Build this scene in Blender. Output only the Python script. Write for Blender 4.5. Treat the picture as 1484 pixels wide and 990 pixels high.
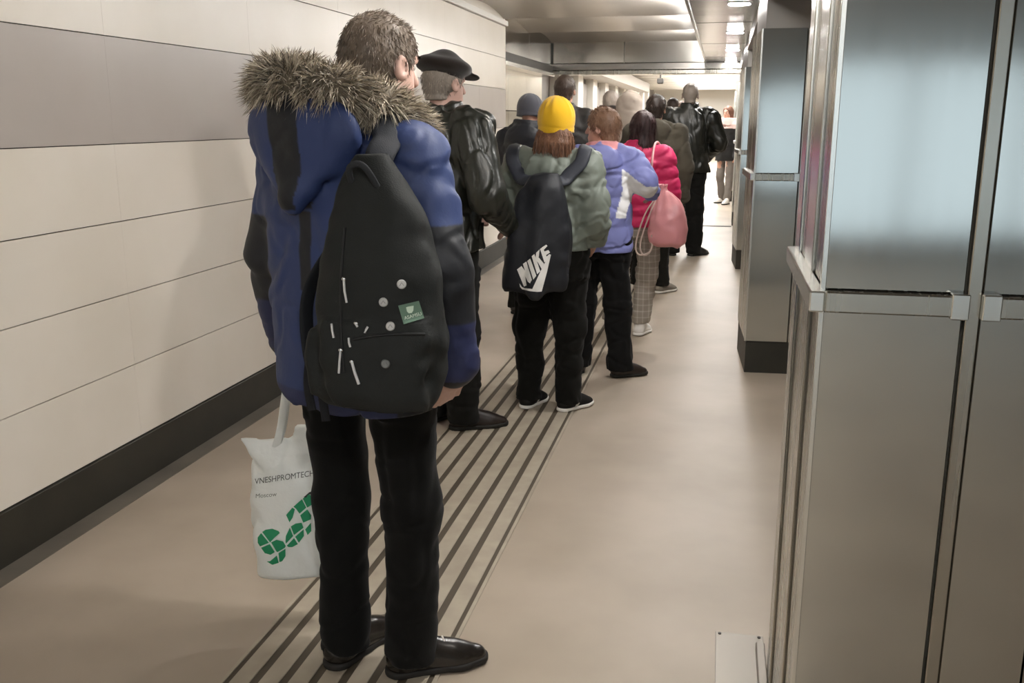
import bpy, bmesh, math, random
import numpy as np
from mathutils import Vector, Matrix
from mathutils.bvhtree import BVHTree

random.seed(7)
RNG = np.random.default_rng(11)
for o in list(bpy.data.objects):
    bpy.data.objects.remove(o)
scene = bpy.context.scene
COL = scene.collection
rad = math.radians

# ------------------------------------------------------------------ camera
CAM_H, PITCH, YAW, FPX = 1.53, rad(13.2), rad(12.16), 1378.0
cam_data = bpy.data.cameras.new('camera')
cam_data.sensor_width = 36.0
cam_data.lens = 36.0 * FPX / 1484.0
cam_data.clip_start = 0.02
cam = bpy.data.objects.new('camera', cam_data)
COL.objects.link(cam)
cam.location = (0, 0, CAM_H)
cam.rotation_euler = (math.pi / 2 - PITCH, 0, YAW)
scene.camera = cam

# ------------------------------------------------------------------ world, exposure
world = bpy.data.worlds.new('world')
scene.world = world
world.use_nodes = True
wb = world.node_tree.nodes['Background']
wb.inputs[0].default_value = (0.74, 0.90, 1.0, 1)
wb.inputs[1].default_value = 1.1
scene.view_settings.view_transform = 'Standard'
scene.view_settings.look = 'None'
scene.view_settings.gamma = 1.0
scene.view_settings.use_curve_mapping = False
scene.view_settings.exposure = 0.6
DOWNLIGHT_POWER = 300.0
COVE_POWER = 105.0
HALL_POWER = 58.0
LAMP_RGB = (1.0, 0.975, 0.945)

# pixel of the 1484 x 990 frame -> viewing ray, used to find points on built surfaces
_Fh = np.array([-math.sin(YAW), math.cos(YAW), 0.0])
_R = np.array([math.cos(YAW), math.sin(YAW), 0.0])
_Z = np.array([0, 0, 1.0])
_F = _Fh * math.cos(PITCH) - _Z * math.sin(PITCH)
_U = _Fh * math.sin(PITCH) + _Z * math.cos(PITCH)
EYE = np.array([0, 0, CAM_H])
def ray(px, py):
    d = _F + _R * (px - 742.0) / FPX + _U * (495.0 - py) / FPX
    return d / np.linalg.norm(d)
def at_y(px, py, Y):
    d = ray(px, py)
    return EYE + d * (Y / d[1])

# ------------------------------------------------------------------ materials
def lin(c):
    if isinstance(c, str):
        c = [int(c[i:i + 2], 16) for i in (0, 2, 4)]
    c = np.asarray(c, float) / 255.0
    return np.where(c <= 0.04045, c / 12.92, ((c + 0.055) / 1.055) ** 2.4)
def rgba(c):
    return tuple(float(v) for v in lin(c)) + (1.0,)
def new_mat(name):
    m = bpy.data.materials.new(name)
    m.use_nodes = True
    nt = m.node_tree
    return m, nt, nt.nodes['Principled BSDF']
def noise_bump(nt, b, scale, strength, dist=0.01, detail=3, stretch=None):
    tc = nt.nodes.new('ShaderNodeTexCoord')
    nz = nt.nodes.new('ShaderNodeTexNoise')
    nz.inputs['Scale'].default_value = scale
    nz.inputs['Detail'].default_value = detail
    src = tc.outputs['Object']
    if stretch:
        mp = nt.nodes.new('ShaderNodeMapping')
        mp.inputs['Scale'].default_value = stretch
        nt.links.new(src, mp.inputs['Vector'])
        src = mp.outputs['Vector']
    nt.links.new(src, nz.inputs['Vector'])
    bp = nt.nodes.new('ShaderNodeBump')
    bp.inputs['Strength'].default_value = strength
    bp.inputs['Distance'].default_value = dist
    nt.links.new(nz.outputs['Fac'], bp.inputs['Height'])
    nt.links.new(bp.outputs['Normal'], b.inputs['Normal'])
    return nz, bp
def mix_noise(nt, b, c1, c2, scale, lo=0.35, hi=0.65, detail=4, stretch=None, world_space=False):
    if world_space:
        tc = nt.nodes.new('ShaderNodeNewGeometry'); src = tc.outputs['Position']
    else:
        tc = nt.nodes.new('ShaderNodeTexCoord'); src = tc.outputs['Object']
    if stretch:
        mp = nt.nodes.new('ShaderNodeMapping')
        mp.inputs['Scale'].default_value = stretch
        nt.links.new(src, mp.inputs['Vector'])
        src = mp.outputs['Vector']
    nz = nt.nodes.new('ShaderNodeTexNoise')
    nz.inputs['Scale'].default_value = scale
    nz.inputs['Detail'].default_value = detail
    nt.links.new(src, nz.inputs['Vector'])
    r = nt.nodes.new('ShaderNodeValToRGB')
    r.color_ramp.elements[0].position = lo
    r.color_ramp.elements[1].position = hi
    r.color_ramp.elements[0].color = rgba(c1)
    r.color_ramp.elements[1].color = rgba(c2)
    nt.links.new(nz.outputs['Fac'], r.inputs['Fac'])
    nt.links.new(r.outputs['Color'], b.inputs['Base Color'])
    return r
M = {}
def simple(name, c, rough=0.6, metal=0.0, bump=None, c2=None, nscale=3.0, world_space=False, stretch=None):
    m, nt, b = new_mat(name)
    b.inputs['Base Color'].default_value = rgba(c)
    b.inputs['Roughness'].default_value = rough
    b.inputs['Metallic'].default_value = metal
    if c2 is not None:
        mix_noise(nt, b, c, c2, nscale, world_space=world_space, stretch=stretch)
    if bump:
        noise_bump(nt, b, *bump)
    M[name] = m
    return m
def attr_mat(name, rough, bump=None, sheen=0.0, spec=0.5, coat=0.0):
    m, nt, b = new_mat(name)
    a = nt.nodes.new('ShaderNodeAttribute')
    a.attribute_name = 'Col'
    nt.links.new(a.outputs['Color'], b.inputs['Base Color'])
    b.inputs['Roughness'].default_value = rough
    b.inputs['Specular IOR Level'].default_value = spec
    b.inputs['Sheen Weight'].default_value = sheen
    b.inputs['Coat Weight'].default_value = coat
    if bump:
        noise_bump(nt, b, *bump)
    M[name] = m
    return m
def emit(name, c, strength):
    m, nt, b = new_mat(name)
    b.inputs['Base Color'].default_value = (0.8, 0.8, 0.8, 1)
    b.inputs['Emission Color'].default_value = tuple(c) + (1,)
    b.inputs['Emission Strength'].default_value = strength
    M[name] = m
    return m

simple('wall_cream', 'e9e2d7', 0.34, c2='e1d9cc', nscale=1.3, world_space=True, bump=(2.2, 0.05, 0.02, 1))
simple('wall_taupe', 'b7b0aa', 0.30, c2='aea69f', nscale=1.1, world_space=True, bump=(2.2, 0.05, 0.02, 1))
simple('wall_back', '4a443c', 0.9)
simple('base_black', '26241c', 0.55, c2='2e2b22', nscale=6)
simple('floor_stone', 'ab9e8e', 0.45, c2='9c8f7f', nscale=1.6, world_space=True)
simple('gutter', '6d665c', 0.45, c2='605a51', nscale=4)
simple('rib_stone', 'aaa08f', 0.6, c2='9d9282', nscale=9, world_space=True)
simple('groove_dark', '4c4336', 0.7)
simple('joint_dark', '3a372f', 0.7)
simple('paint_white', 'e6e3dc', 0.5)
simple('paint_grey', '8f8a84', 0.5)
simple('paint_dark', '3b3834', 0.6)
simple('ceiling_dull', 'aaa59e', 0.45, metal=0.3)
simple('black_rubber', '17150f', 0.55)
simple('plate_grey', '8d867d', 0.4, metal=0.4)
simple('chrome', 'd8d8d8', 0.18, metal=1.0)

def steel(name, c, rough, wob=0.25, wscale=1.6, aniso=0.0, brush=None):
    m, nt, b = new_mat(name)
    b.inputs['Metallic'].default_value = 1.0
    b.inputs['Roughness'].default_value = rough
    b.inputs['Anisotropic'].default_value = aniso
    geo = nt.nodes.new('ShaderNodeNewGeometry')
    mp = nt.nodes.new('ShaderNodeMapping')
    mp.inputs['Scale'].default_value = (60, 60, 1.2)
    nt.links.new(geo.outputs['Position'], mp.inputs['Vector'])
    nz = nt.nodes.new('ShaderNodeTexNoise'); nz.inputs['Scale'].default_value = 1.0; nz.inputs['Detail'].default_value = 2
    nt.links.new(mp.outputs['Vector'], nz.inputs['Vector'])
    r = nt.nodes.new('ShaderNodeMapRange')
    r.inputs['To Min'].default_value = rough * 0.85; r.inputs['To Max'].default_value = rough * 1.2
    nt.links.new(nz.outputs['Fac'], r.inputs['Value'])
    nt.links.new(r.outputs['Result'], b.inputs['Roughness'])
    mixn = nt.nodes.new('ShaderNodeTexNoise'); mixn.inputs['Scale'].default_value = 2.5
    nt.links.new(geo.outputs['Position'], mixn.inputs['Vector'])
    cr = nt.nodes.new('ShaderNodeValToRGB')
    cc = lin(c)
    cr.color_ramp.elements[0].color = tuple(cc * 0.93) + (1,)
    cr.color_ramp.elements[1].color = tuple(np.minimum(cc * 1.05, 1)) + (1,)
    nt.links.new(mixn.outputs['Fac'], cr.inputs['Fac'])
    nt.links.new(cr.outputs['Color'], b.inputs['Base Color'])
    wv = nt.nodes.new('ShaderNodeTexNoise'); wv.inputs['Scale'].default_value = wscale; wv.inputs['Detail'].default_value = 0.5
    nt.links.new(geo.outputs['Position'], wv.inputs['Vector'])
    bp = nt.nodes.new('ShaderNodeBump'); bp.inputs['Strength'].default_value = wob; bp.inputs['Distance'].default_value = 0.03
    nt.links.new(wv.outputs['Fac'], bp.inputs['Height'])
    if brush:
        mp2 = nt.nodes.new('ShaderNodeMapping'); mp2.inputs['Scale'].default_value = brush[:3]
        nt.links.new(geo.outputs['Position'], mp2.inputs['Vector'])
        bz = nt.nodes.new('ShaderNodeTexNoise'); bz.inputs['Scale'].default_value = 1.0; bz.inputs['Detail'].default_value = 0
        nt.links.new(mp2.outputs['Vector'], bz.inputs['Vector'])
        b2 = nt.nodes.new('ShaderNodeBump'); b2.inputs['Strength'].default_value = 1.0; b2.inputs['Distance'].default_value = brush[3]
        nt.links.new(bz.outputs['Fac'], b2.inputs['Height']); nt.links.new(bp.outputs['Normal'], b2.inputs['Normal'])
        nt.links.new(b2.outputs['Normal'], b.inputs['Normal'])
    else:
        nt.links.new(bp.outputs['Normal'], b.inputs['Normal'])
    M[name] = m
steel('steel', 'c6c5bf', 0.10, 0.10)
steel('steel_bright', 'e0dfd9', 0.24, 0.1)
steel('steel_side', 'b7b3a9', 0.26, 0.12)
simple('ceiling_satin', 'b0aaa2', 0.38, metal=0.55)
steel('fascia_steel', 'c9c6c0', 0.13, 0.55, 1.3)
steel('soffit_metal', '9c9892', 0.22, 0.2, 1.8)
emit('lamp_warm', LAMP_RGB, DOWNLIGHT_POWER)
emit('lamp_cove', LAMP_RGB, COVE_POWER)
emit('lamp_hall', (1.0, 0.98, 0.95), HALL_POWER)
m, nt, b = new_mat('glass')
b.inputs['Transmission Weight'].default_value = 1.0
b.inputs['Roughness'].default_value = 0.0
b.inputs['IOR'].default_value = 1.1
M['glass'] = m

attr_mat('cloth', 0.9, (240, 0.25, 0.002, 2), sheen=0.04, spec=0.2)
attr_mat('wool', 0.95, (260, 0.3, 0.002, 2), sheen=0.3, spec=0.2)
attr_mat('nylon', 0.6, (45, 0.18, 0.006, 3), spec=0.4)
attr_mat('canvas', 0.75, (300, 0.35, 0.002, 2), spec=0.3)
attr_mat('leather', 0.40, (60, 0.22, 0.005, 4), spec=0.55)
attr_mat('polished', 0.25, None, spec=0.6)
attr_mat('skin', 0.5, (90, 0.1, 0.003, 3), spec=0.4)
attr_mat('hair', 0.5, None, spec=0.4)
attr_mat('fur', 0.75, None, sheen=0.2, spec=0.2)
attr_mat('satin', 0.35, None, spec=0.5)
attr_mat('matte', 0.7, None)
# plaid suiting
m, nt, b = new_mat('plaid')
tc = nt.nodes.new('ShaderNodeTexCoord')
def stripes(axis, freq, width):
    sep = nt.nodes.new('ShaderNodeSeparateXYZ'); nt.links.new(tc.outputs['Object'], sep.inputs[0])
    mu = nt.nodes.new('ShaderNodeMath'); mu.operation = 'MULTIPLY'; mu.inputs[1].default_value = freq
    nt.links.new(sep.outputs[axis], mu.inputs[0])
    fr = nt.nodes.new('ShaderNodeMath'); fr.operation = 'FRACT'; nt.links.new(mu.outputs[0], fr.inputs[0])
    lt = nt.nodes.new('ShaderNodeMath'); lt.operation = 'LESS_THAN'; lt.inputs[1].default_value = width
    nt.links.new(fr.outputs[0], lt.inputs[0])
    return lt
sx, sz = stripes('X', 24, 0.22), stripes('Z', 20, 0.2)
ad = nt.nodes.new('ShaderNodeMath'); ad.operation = 'ADD'
nt.links.new(sx.outputs[0], ad.inputs[0]); nt.links.new(sz.outputs[0], ad.inputs[1])
cr = nt.nodes.new('ShaderNodeValToRGB')
cr.color_ramp.elements[0].color = rgba('948c82'); cr.color_ramp.elements[1].color = rgba('b8b1a6')
dv = nt.nodes.new('ShaderNodeMath'); dv.operation = 'MULTIPLY'; dv.inputs[1].default_value = 0.5
nt.links.new(ad.outputs[0], dv.inputs[0]); nt.links.new(dv.outputs[0], cr.inputs['Fac'])
nt.links.new(cr.outputs['Color'], b.inputs['Base Color']); b.inputs['Roughness'].default_value = 0.9
M['plaid'] = m
# thin white carrier-bag plastic
m, nt, b = new_mat('bag_plastic')
b.inputs['Base Color'].default_value = rgba('f4f5f1'); b.inputs['Roughness'].default_value = 0.38
noise_bump(nt, b, 16, 0.35, 0.02, 4)
tr = nt.nodes.new('ShaderNodeBsdfTranslucent'); tr.inputs[0].default_value = rgba('dfeae2')
mx = nt.nodes.new('ShaderNodeMixShader'); mx.inputs[0].default_value = 0.15
nt.links.new(b.outputs[0], mx.inputs[1]); nt.links.new(tr.outputs[0], mx.inputs[2])
nt.links.new(mx.outputs[0], nt.nodes['Material Output'].inputs['Surface'])
M['bag_plastic'] = m

# ------------------------------------------------------------------ object helpers
def link(name, mesh, mat=None, parent=None):
    o = bpy.data.objects.new(name, mesh)
    COL.objects.link(o)
    if mat is not None and mesh is not None and not mesh.materials:
        mesh.materials.append(M[mat] if isinstance(mat, str) else mat)
    if parent is not None:
        o.parent = parent
    return o
def tag(o, label=None, cat=None, group=None, kind=None):
    if label: o['label'] = label
    if cat: o['category'] = cat
    if group: o['group'] = group
    if kind: o['kind'] = kind
    return o
def thing(name, loc, label, cat, rz=0.0, scale=1.0, group=None):
    o = bpy.data.objects.new(name, None)
    o.empty_display_size = 0.1
    COL.objects.link(o)
    o.location = loc
    o.rotation_euler = (0, 0, rz)
    o.scale = (scale,) * 3
    return tag(o, label, cat, group)
def np_mesh(name, V, faces, n=4, col=None, smooth=True):
    me = bpy.data.meshes.new(name)
    V = np.asarray(V, np.float32)
    faces = np.asarray(faces, np.int32)
    me.vertices.add(len(V)); me.vertices.foreach_set('co', V.ravel())
    me.loops.add(faces.size); me.loops.foreach_set('vertex_index', faces.ravel())
    me.polygons.add(len(faces))
    me.polygons.foreach_set('loop_start', np.arange(0, faces.size, n, dtype=np.int32))
    me.polygons.foreach_set('loop_total', np.full(len(faces), n, np.int32))
    me.polygons.foreach_set('use_smooth', np.full(len(faces), smooth, bool))
    me.update(calc_edges=True)
    if col is not None:
        paint(me, col)
    return me
def paint(me, col):
    n = len(me.vertices)
    c = np.ones((n, 4), np.float32)
    c[:, :3] = col
    a = me.color_attributes.new('Col', 'FLOAT_COLOR', 'POINT')
    a.data.foreach_set('color', c.ravel())
def box_mesh(x0, x1, y0, y1, z0, z1, bevel=0.0):
    bm = bmesh.new()
    bmesh.ops.create_cube(bm, size=1.0)
    for v in bm.verts:
        v.co = Vector(((x0 + x1) / 2 + v.co.x * (x1 - x0), (y0 + y1) / 2 + v.co.y * (y1 - y0), (z0 + z1) / 2 + v.co.z * (z1 - z0)))
    if bevel:
        bmesh.ops.bevel(bm, geom=list(bm.edges), offset=bevel, segments=1, affect='EDGES')
    me = bpy.data.meshes.new('box')
    bm.to_mesh(me); bm.free()
    return me
def box(name, x0, x1, y0, y1, z0, z1, mat, parent=None, bevel=0.0):
    return link(name, box_mesh(x0, x1, y0, y1, z0, z1, bevel), mat, parent)
def struct(name, x0, x1, y0, y1, z0, z1, mat, bevel=0.0):
    o = box(name, x0, x1, y0, y1, z0, z1, mat, None, bevel)
    return tag(o, kind='structure')
def disc_mesh(r, h, seg=24):
    bm = bmesh.new()
    bmesh.ops.create_cone(bm, cap_ends=True, segments=seg, radius1=r, radius2=r, depth=h)
    me = bpy.data.meshes.new('disc'); bm.to_mesh(me); bm.free()
    return me
def tube_mesh(pts, radii, seg=10, flat=None, col=None):
    """swept tube; flat = (vector, factor) squashes the section along the vector"""
    pts = np.asarray(pts, float); n = len(pts)
    radii = np.broadcast_to(np.asarray(radii, float), (n,))
    T = np.gradient(pts, axis=0); T /= np.linalg.norm(T, axis=1)[:, None] + 1e-9
    ref = np.array([0.3, 0.2, 0.93]) if flat is None else np.asarray(flat[0], float)
    V = []
    for i in range(n):
        a = ref - T[i] * (ref @ T[i]); a /= np.linalg.norm(a) + 1e-9
        bb = np.cross(T[i], a)
        f = 1.0 if flat is None else flat[1]
        for k in range(seg):
            t = 2 * math.pi * k / seg
            V.append(pts[i] + radii[i] * (math.cos(t) * a * f + math.sin(t) * bb))
    Q = [[i * seg + k, i * seg + (k + 1) % seg, (i + 1) * seg + (k + 1) % seg, (i + 1) * seg + k] for i in range(n - 1) for k in range(seg)]
    me = np_mesh('tube', V, Q, 4, col)
    return me
def spline(pts, n=24):
    P = np.asarray(pts, float)
    P = np.vstack([2 * P[0] - P[1], P, 2 * P[-1] - P[-2]])
    out = []
    m = len(P) - 3
    for u in np.linspace(0, m - 1e-6, n):
        i = int(u); t = u - i
        p0, p1, p2, p3 = P[i:i + 4]
        out.append(0.5 * (2 * p1 + (p2 - p0) * t + (2 * p0 - 5 * p1 + 4 * p2 - p3) * t * t + (3 * p1 - p0 - 3 * p2 + p3) * t ** 3))
    return np.array(out)

# ------------------------------------------------------------------ the setting
WX = -2.387                      # finished face of the tiled wall
WEND = 10.74                     # where it stops
floor = struct('floor', -3.0, 4.2, -7.7, 40, -0.12, 0.0, 'floor_stone')
box('gutter_strip', WX, -2.285, -7.7, WEND, 0.0, 0.003, 'gutter', floor)
box('threshold_strip', -2.6, 0.2, 14.15, 14.26, 0.0, 0.006, 'paint_dark', floor)
box('groove_bed', -1.290, -0.705, -7.6, 14.1, 0.0, 0.0015, 'groove_dark', floor)
rib_w = 0.056; n_rib = 7; pitch_r = (0.585 - 0.024) / n_rib
rib_me = box_mesh(-rib_w / 2, rib_w / 2, -7.6, 14.1, 0.001, 0.005, 0.0015)
for i in range(n_rib):
    o = link('tactile_rib', rib_me, 'rib_stone', floor)
    o.location = (-1.290 + 0.012 + pitch_r * (i + 0.5), 0, 0)
for x in (-1.287, -0.708):
    box('tactile_edge', x - 0.006, x + 0.006, -7.6, 14.1, 0.001, 0.005, 'rib_stone', floor)

wall_left = struct('wall_left', -3.0, WX - 0.013, -7.7, WEND - 0.004, 0.0, 2.8, 'wall_back')
rows = [(0.197, 0.514, 0), (0.514, 0.82, 0), (0.82, 1.12, 0), (1.12, 1.43, 0), (1.43, 1.847, 1), (1.847, 2.18, 0), (2.18, 2.515, 0)]
PL = 1.21
ncol = 15
for (z0, z1, k) in rows:
    g = 0.0022 if k == 0 else 0.0015
    me = box_mesh(0, 0.013, 0.0003, PL - 0.0003, z0 + g, z1 - g, 0.0004)
    for j in range(ncol):
        o = link('wall_panel', me, 'wall_taupe' if k else 'wall_cream', wall_left)
        y = WEND - PL * (j + 1)
        o.location = (WX - 0.013 + random.uniform(-0.0002, 0.0002), y, 0)
baseboard = struct('baseboard_left', WX - 0.013, WX + 0.012, -7.7, WEND, 0.0, 0.195, 'base_black', 0.002)
struct('trim_1', WX - 0.013, WX + 0.03, -7.7, WEND, 2.518, 2.572, 'paint_white', 0.004)
struct('trim_6', WX - 0.014, WX - 0.004, -7.7, WEND, 2.572, 2.70, 'wall_cream')
# recessed steel wall past the tiled one
rec = struct('wall_recess', -3.0, -2.63, WEND, 14.2, 0.0, 2.8, 'wall_back')
for j in range(3):
    y0 = WEND + 0.01 + j * 1.15
    box('steel_panel', -2.63, -2.61, y0, y0 + 1.14, 0.2, 1.62, 'steel', rec, 0.002)
    box('steel_panel', -2.63, -2.61, y0, y0 + 1.14, 1.63, 2.12, 'steel_bright', rec, 0.002)
box('recess_base', -2.63, -2.60, WEND, 14.2, 0, 0.195, 'base_black', rec)
beam = struct('trim_2', -2.66, -2.44, WEND, 14.2, 2.17, 2.27, 'paint_dark', 0.004)
box('beam_lip', -2.66, -2.42, WEND, 14.2, 2.12, 2.17, 'soffit_metal', beam, 0.003)
for j in range(2):
    y0 = WEND + j * 1.73
    box('fascia_panel', -2.66, -2.46, y0 + 0.004, y0 + 1.72, 2.275, 2.70, 'fascia_steel', beam, 0.003)

# ceiling, soffit with its downlights, lower ceiling beyond the columns
ceiling = struct('ceiling', -3.0, 4.2, -7.7, 14.4, 2.70, 2.8, 'ceiling_dull')
VP = 1.75                         # shallow vaulted metal pans, one cove lamp to each
V, Q = [], []
for i, u in enumerate(np.linspace(0.002, VP - 0.002, 17)):
    zz = 2.59 + 0.07 * (1 - (2 * u / VP - 1) ** 2)
    V += [(-2.64, u, zz), (-0.25, u, zz), (-2.64, u, zz + 0.012), (-0.25, u, zz + 0.012)]
    if i:
        a = 4 * i; b_ = a - 4
        Q += [[b_, a, a + 1, b_ + 1], [b_ + 2, b_ + 3, a + 3, a + 2], [b_, b_ + 2, a + 2, a], [b_ + 1, a + 1, a + 3, b_ + 3]]
pan_me = np_mesh('ceiling_pan', V, Q, 4)
for j in range(12):
    o = link('ceiling_pan', pan_me, 'ceiling_satin', ceiling)
    o.location = (0, 14.16 - (j + 1) * VP, 0)
soffit = struct('trim_3', -0.26, 0.21, -7.7, 14.2, 2.30, 2.68, 'soffit_metal')
box('soffit_lip', -0.285, -0.255, -7.7, 14.2, 2.285, 2.335, 'steel_bright', soffit, 0.006)
for j in range(9):
    box('soffit_joint', -0.25, 0.20, 13.0 - 2.3 * j, 13.008 - 2.3 * j, 2.2985, 2.301, 'joint_dark', soffit)
lowc = struct('trim_4', 0.21, 4.2, -7.7, 14.2, 2.2, 2.66, 'paint_grey')
box('ceiling_slot', -0.014, 0.014, -0.22, 0.22, 2.196, 2.2005, 'joint_dark', lowc).location = (0, 0, 0)
sl = bpy.data.objects['ceiling_slot']; sl.location = (0.47, 4.95, 0); sl.rotation_euler = (0, 0, rad(-42))
struct('wall_right', 4.2, 4.4, -7.7, 40, 0.0, 2.8, 'paint_white')
# doorway header
hd = struct('trim_5', -2.62, 0.24, 14.12, 14.4, 2.205, 2.30, 'soffit_metal', 0.006)
box('header_ledge', -2.50, 0.245, 14.09, 14.36, 2.145, 2.20, 'steel_side', hd, 0.006)
for (x0, x1) in ((-2.44, -1.42), (-1.41, -0.26)):
    box('fascia_panel', x0, x1, 14.16, 14.19, 2.305, 2.60, 'fascia_steel', hd, 0.004)
box('header_back', -3.0, 4.2, 14.3, 14.4, 2.2, 2.8, 'paint_white', hd)

# glazed exit behind the viewer: daylight comes in here
win = struct('window_1', -3.0, 4.2, -7.75, -7.55, 2.12, 2.8, 'paint_white')
for x in np.linspace(-2.387, 4.2, 7):
    box('mullion', x - 0.03, x + 0.03, -7.7, -7.62, 0.0, 2.12, 'steel_side', win)
for i in range(6):
    xs = np.linspace(-2.387, 4.2, 7)
    box('pane', xs[i] + 0.03, xs[i + 1] - 0.03, -7.665, -7.655, 0.26, 2.12, 'glass', win)
box('bottom_rail', -2.387, 4.2, -7.7, -7.62, 0, 0.26, 'steel_side', win)

# hall beyond the header
hall_l = struct('wall_far_left', -3.0, -2.75, 14.4, 40, 0, 3.0, 'paint_grey')
for i, y in enumerate(np.arange(15.6, 36, 2.1)):
    box('pilaster', -2.75, -2.58, y, y + 0.62, 0, 2.62, 'paint_white', hall_l, 0.01)
    box('wall_leaf', -2.75, -2.70, y + 0.68, y + 2.04, 0.05, 2.2, 'paint_grey', hall_l, 0.005)
hall_c = struct('ceiling_far', -3.0, 4.2, 14.4, 40, 2.72, 2.85, 'paint_white')
for i, y in enumerate(np.arange(15.4, 39, 1.6)):
    box('ceiling_beam', -2.75, 4.2, y, y + 0.18, 2.60, 2.72, 'paint_white', hall_c)
box('duct', -2.74, -2.2, 14.5, 30, 2.30, 2.55, 'ceiling_dull', hall_c)
struct('wall_far', -3.0, 4.2, 39.8, 40, 0, 2.85, 'paint_white')

# ------------------------------------------------------------------ lamps
dl_housing = disc_mesh(0.085, 0.012); dl_disc = disc_mesh(0.072, 0.006)
dl_housing.materials.append(M['chrome']); dl_disc.materials.append(M['lamp_warm'])
for j in range(10):
    y = 13.86 - 2.28 * j
    t = thing('downlight', (0.075, y, 2.30), 'small round white downlight set into the metal soffit', 'downlight', group='downlights in the metal soffit')
    h = link('trim_ring', dl_housing, None, t); h.location = (0, 0, -0.004)
    d = link('lens', dl_disc, None, t); d.location = (0, 0, -0.0105)
for j, y in enumerate([14.16 - 1.75 * (k + 0.5) for k in (0, 1, 2, 3, 4, 6, 8, 10)]):
    t = thing('cove_lamp', (-0.275, y, 2.50), 'short linear lamp in the cove along the soffit', 'lamp', group='cove lamps along the soffit')
    box('housing', 0.0, 0.015, -0.18, 0.18, -0.02, 0.11, 'paint_white', t)
    box('tube', -0.04, -0.002, -0.15, 0.15, 0.0, 0.09, 'lamp_cove', t, 0.01)
for i, y in enumerate(np.arange(15.9, 38, 1.6)):
    for x in ((-1.0,) if i % 3 else (-1.0, 0.0)) + ((0.03,) if i % 3 else ()):
        t = thing('ceiling_light', (x, y + 0.55, 2.72), 'bright rectangular ceiling light in the far hall', 'ceiling light', group='ceiling lights in the far hall')
        box('frame', -0.32, 0.32, -0.17, 0.17, -0.03, 0.0, 'paint_white', t)
        box('diffuser', -0.29, 0.29, -0.14, 0.14, -0.036, -0.028, 'lamp_hall', t)

# ------------------------------------------------------------------ steel columns
def column(y, first, label, rz=0.0):
    W, Dp = 0.44, 0.64
    t = thing('steel_column', (0.2, y, 0), label, 'column', rad(rz))
    zt = 2.03
    box('core', 0.012, W - 0.012, 0.012, Dp - 0.012, 0.0, zt - 0.01, 'joint_dark', t)
    zb = 0.0 if first else 0.20
    if not first:
        box('plinth', 0.006, W - 0.006, 0.006, Dp - 0.006, 0.0, 0.195, 'base_black', t)
    zr0, zr1 = 1.175, 1.215
    for (x0, x1) in ((0.004, 0.250), (0.282, W - 0.004)):
        box('lower_panel', x0, x1, 0.0, 0.012, zb, zr0 - 0.002, 'steel', t, 0.0015)
        box('upper_panel', x0, x1, 0.0, 0.012, zr1 + 0.002, zt, 'steel', t, 0.0015)
    for x0 in (0.253,):
        box('cover_strip', x0 + 0.002, x0 + 0.026, -0.006, 0.012, zb, zt, 'steel_side', t, 0.002)
    box('corner_edge', -0.004, 0.006, -0.004, 0.006, zb, zt, 'steel_bright', t, 0.001)
    # grooved flank: slats with open grooves between them
    slats = ((0.010, 0.19, 0.004), (0.215, 0.385, -0.002), (0.41, 0.50, 0.002), (0.525, Dp, -0.004)) if first else ((0.010, 0.30, 0.0), (0.315, Dp, 0.0))
    for (y0, y1, dx) in slats:
        box('flank_panel', dx, 0.012, y0, y1, zb, zr0, 'steel_side', t, 0.002)
        box('flank_panel', dx, 0.012, y0, y1, zr1, zt, 'steel_bright' if dx < 0 else 'steel_side', t, 0.002)
    rail = box('bumper_rail', 0.0045, 0.252, -0.022, 0.004, zr0, zr1, 'steel_side', t, 0.003)
    box('rail_piece', 0.282, W, -0.022, 0.004, zr0, zr1, 'steel_side', rail, 0.003)
    box('rail_piece', -0.024, 0.004, -0.022, Dp + 0.002, zr0, zr1, 'steel_bright', rail, 0.003)
    box('rail_clip', 0.225, 0.256, -0.026, 0.0, zr0 - 0.004, zr1 + 0.004, 'steel_bright', rail, 0.002)
    box('rail_clip', 0.278, 0.31, -0.026, 0.0, zr0 - 0.004, zr1 + 0.004, 'steel_bright', rail, 0.002)
    box('back_panel', 0.0, W, Dp - 0.012, Dp, zb, zt, 'steel_side', t, 0.002)
    box('right_panel', W - 0.012, W, 0.0, Dp, zb, zt, 'steel_side', t, 0.002)
    box('neck', 0.02, W - 0.02, 0.02, Dp - 0.02, zt - 0.02, 2.2, 'paint_grey', t)
    return t
column(1.857, True, 'stainless steel column with grooved flank standing at the steel floor plate')
column(5.86, False, 'steel column with dark plinth beside the girl in the blue and white jacket', 3.0)
column(10.1, False, 'steel column with dark plinth beside the bald man in the black jacket', 3.0)
column(14.32, False, 'steel column at the right end of the doorway header')
column(18.6, False, 'steel column in the far hall past the doorway')
fp = thing('floor_plate', (0.055, 2.36, 0), 'small grey steel plate lying on the floor against the grooved column', 'floor plate')
box('plate', 0, 0.14, 0, 0.34, 0.0, 0.004, 'plate_grey', fp, 0.001)
box('upstand', 0.115, 0.14, 0.0, 0.26, 0.004, 0.03, 'plate_grey', fp, 0.003)
for (x, y) in ((0.012, 0.328), (0.128, 0.328), (0.012, 0.012)):
    s = link('screw', disc_mesh(0.005, 0.003, 10), 'paint_dark', fp); s.location = (x, y, 0.0055)

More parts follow.
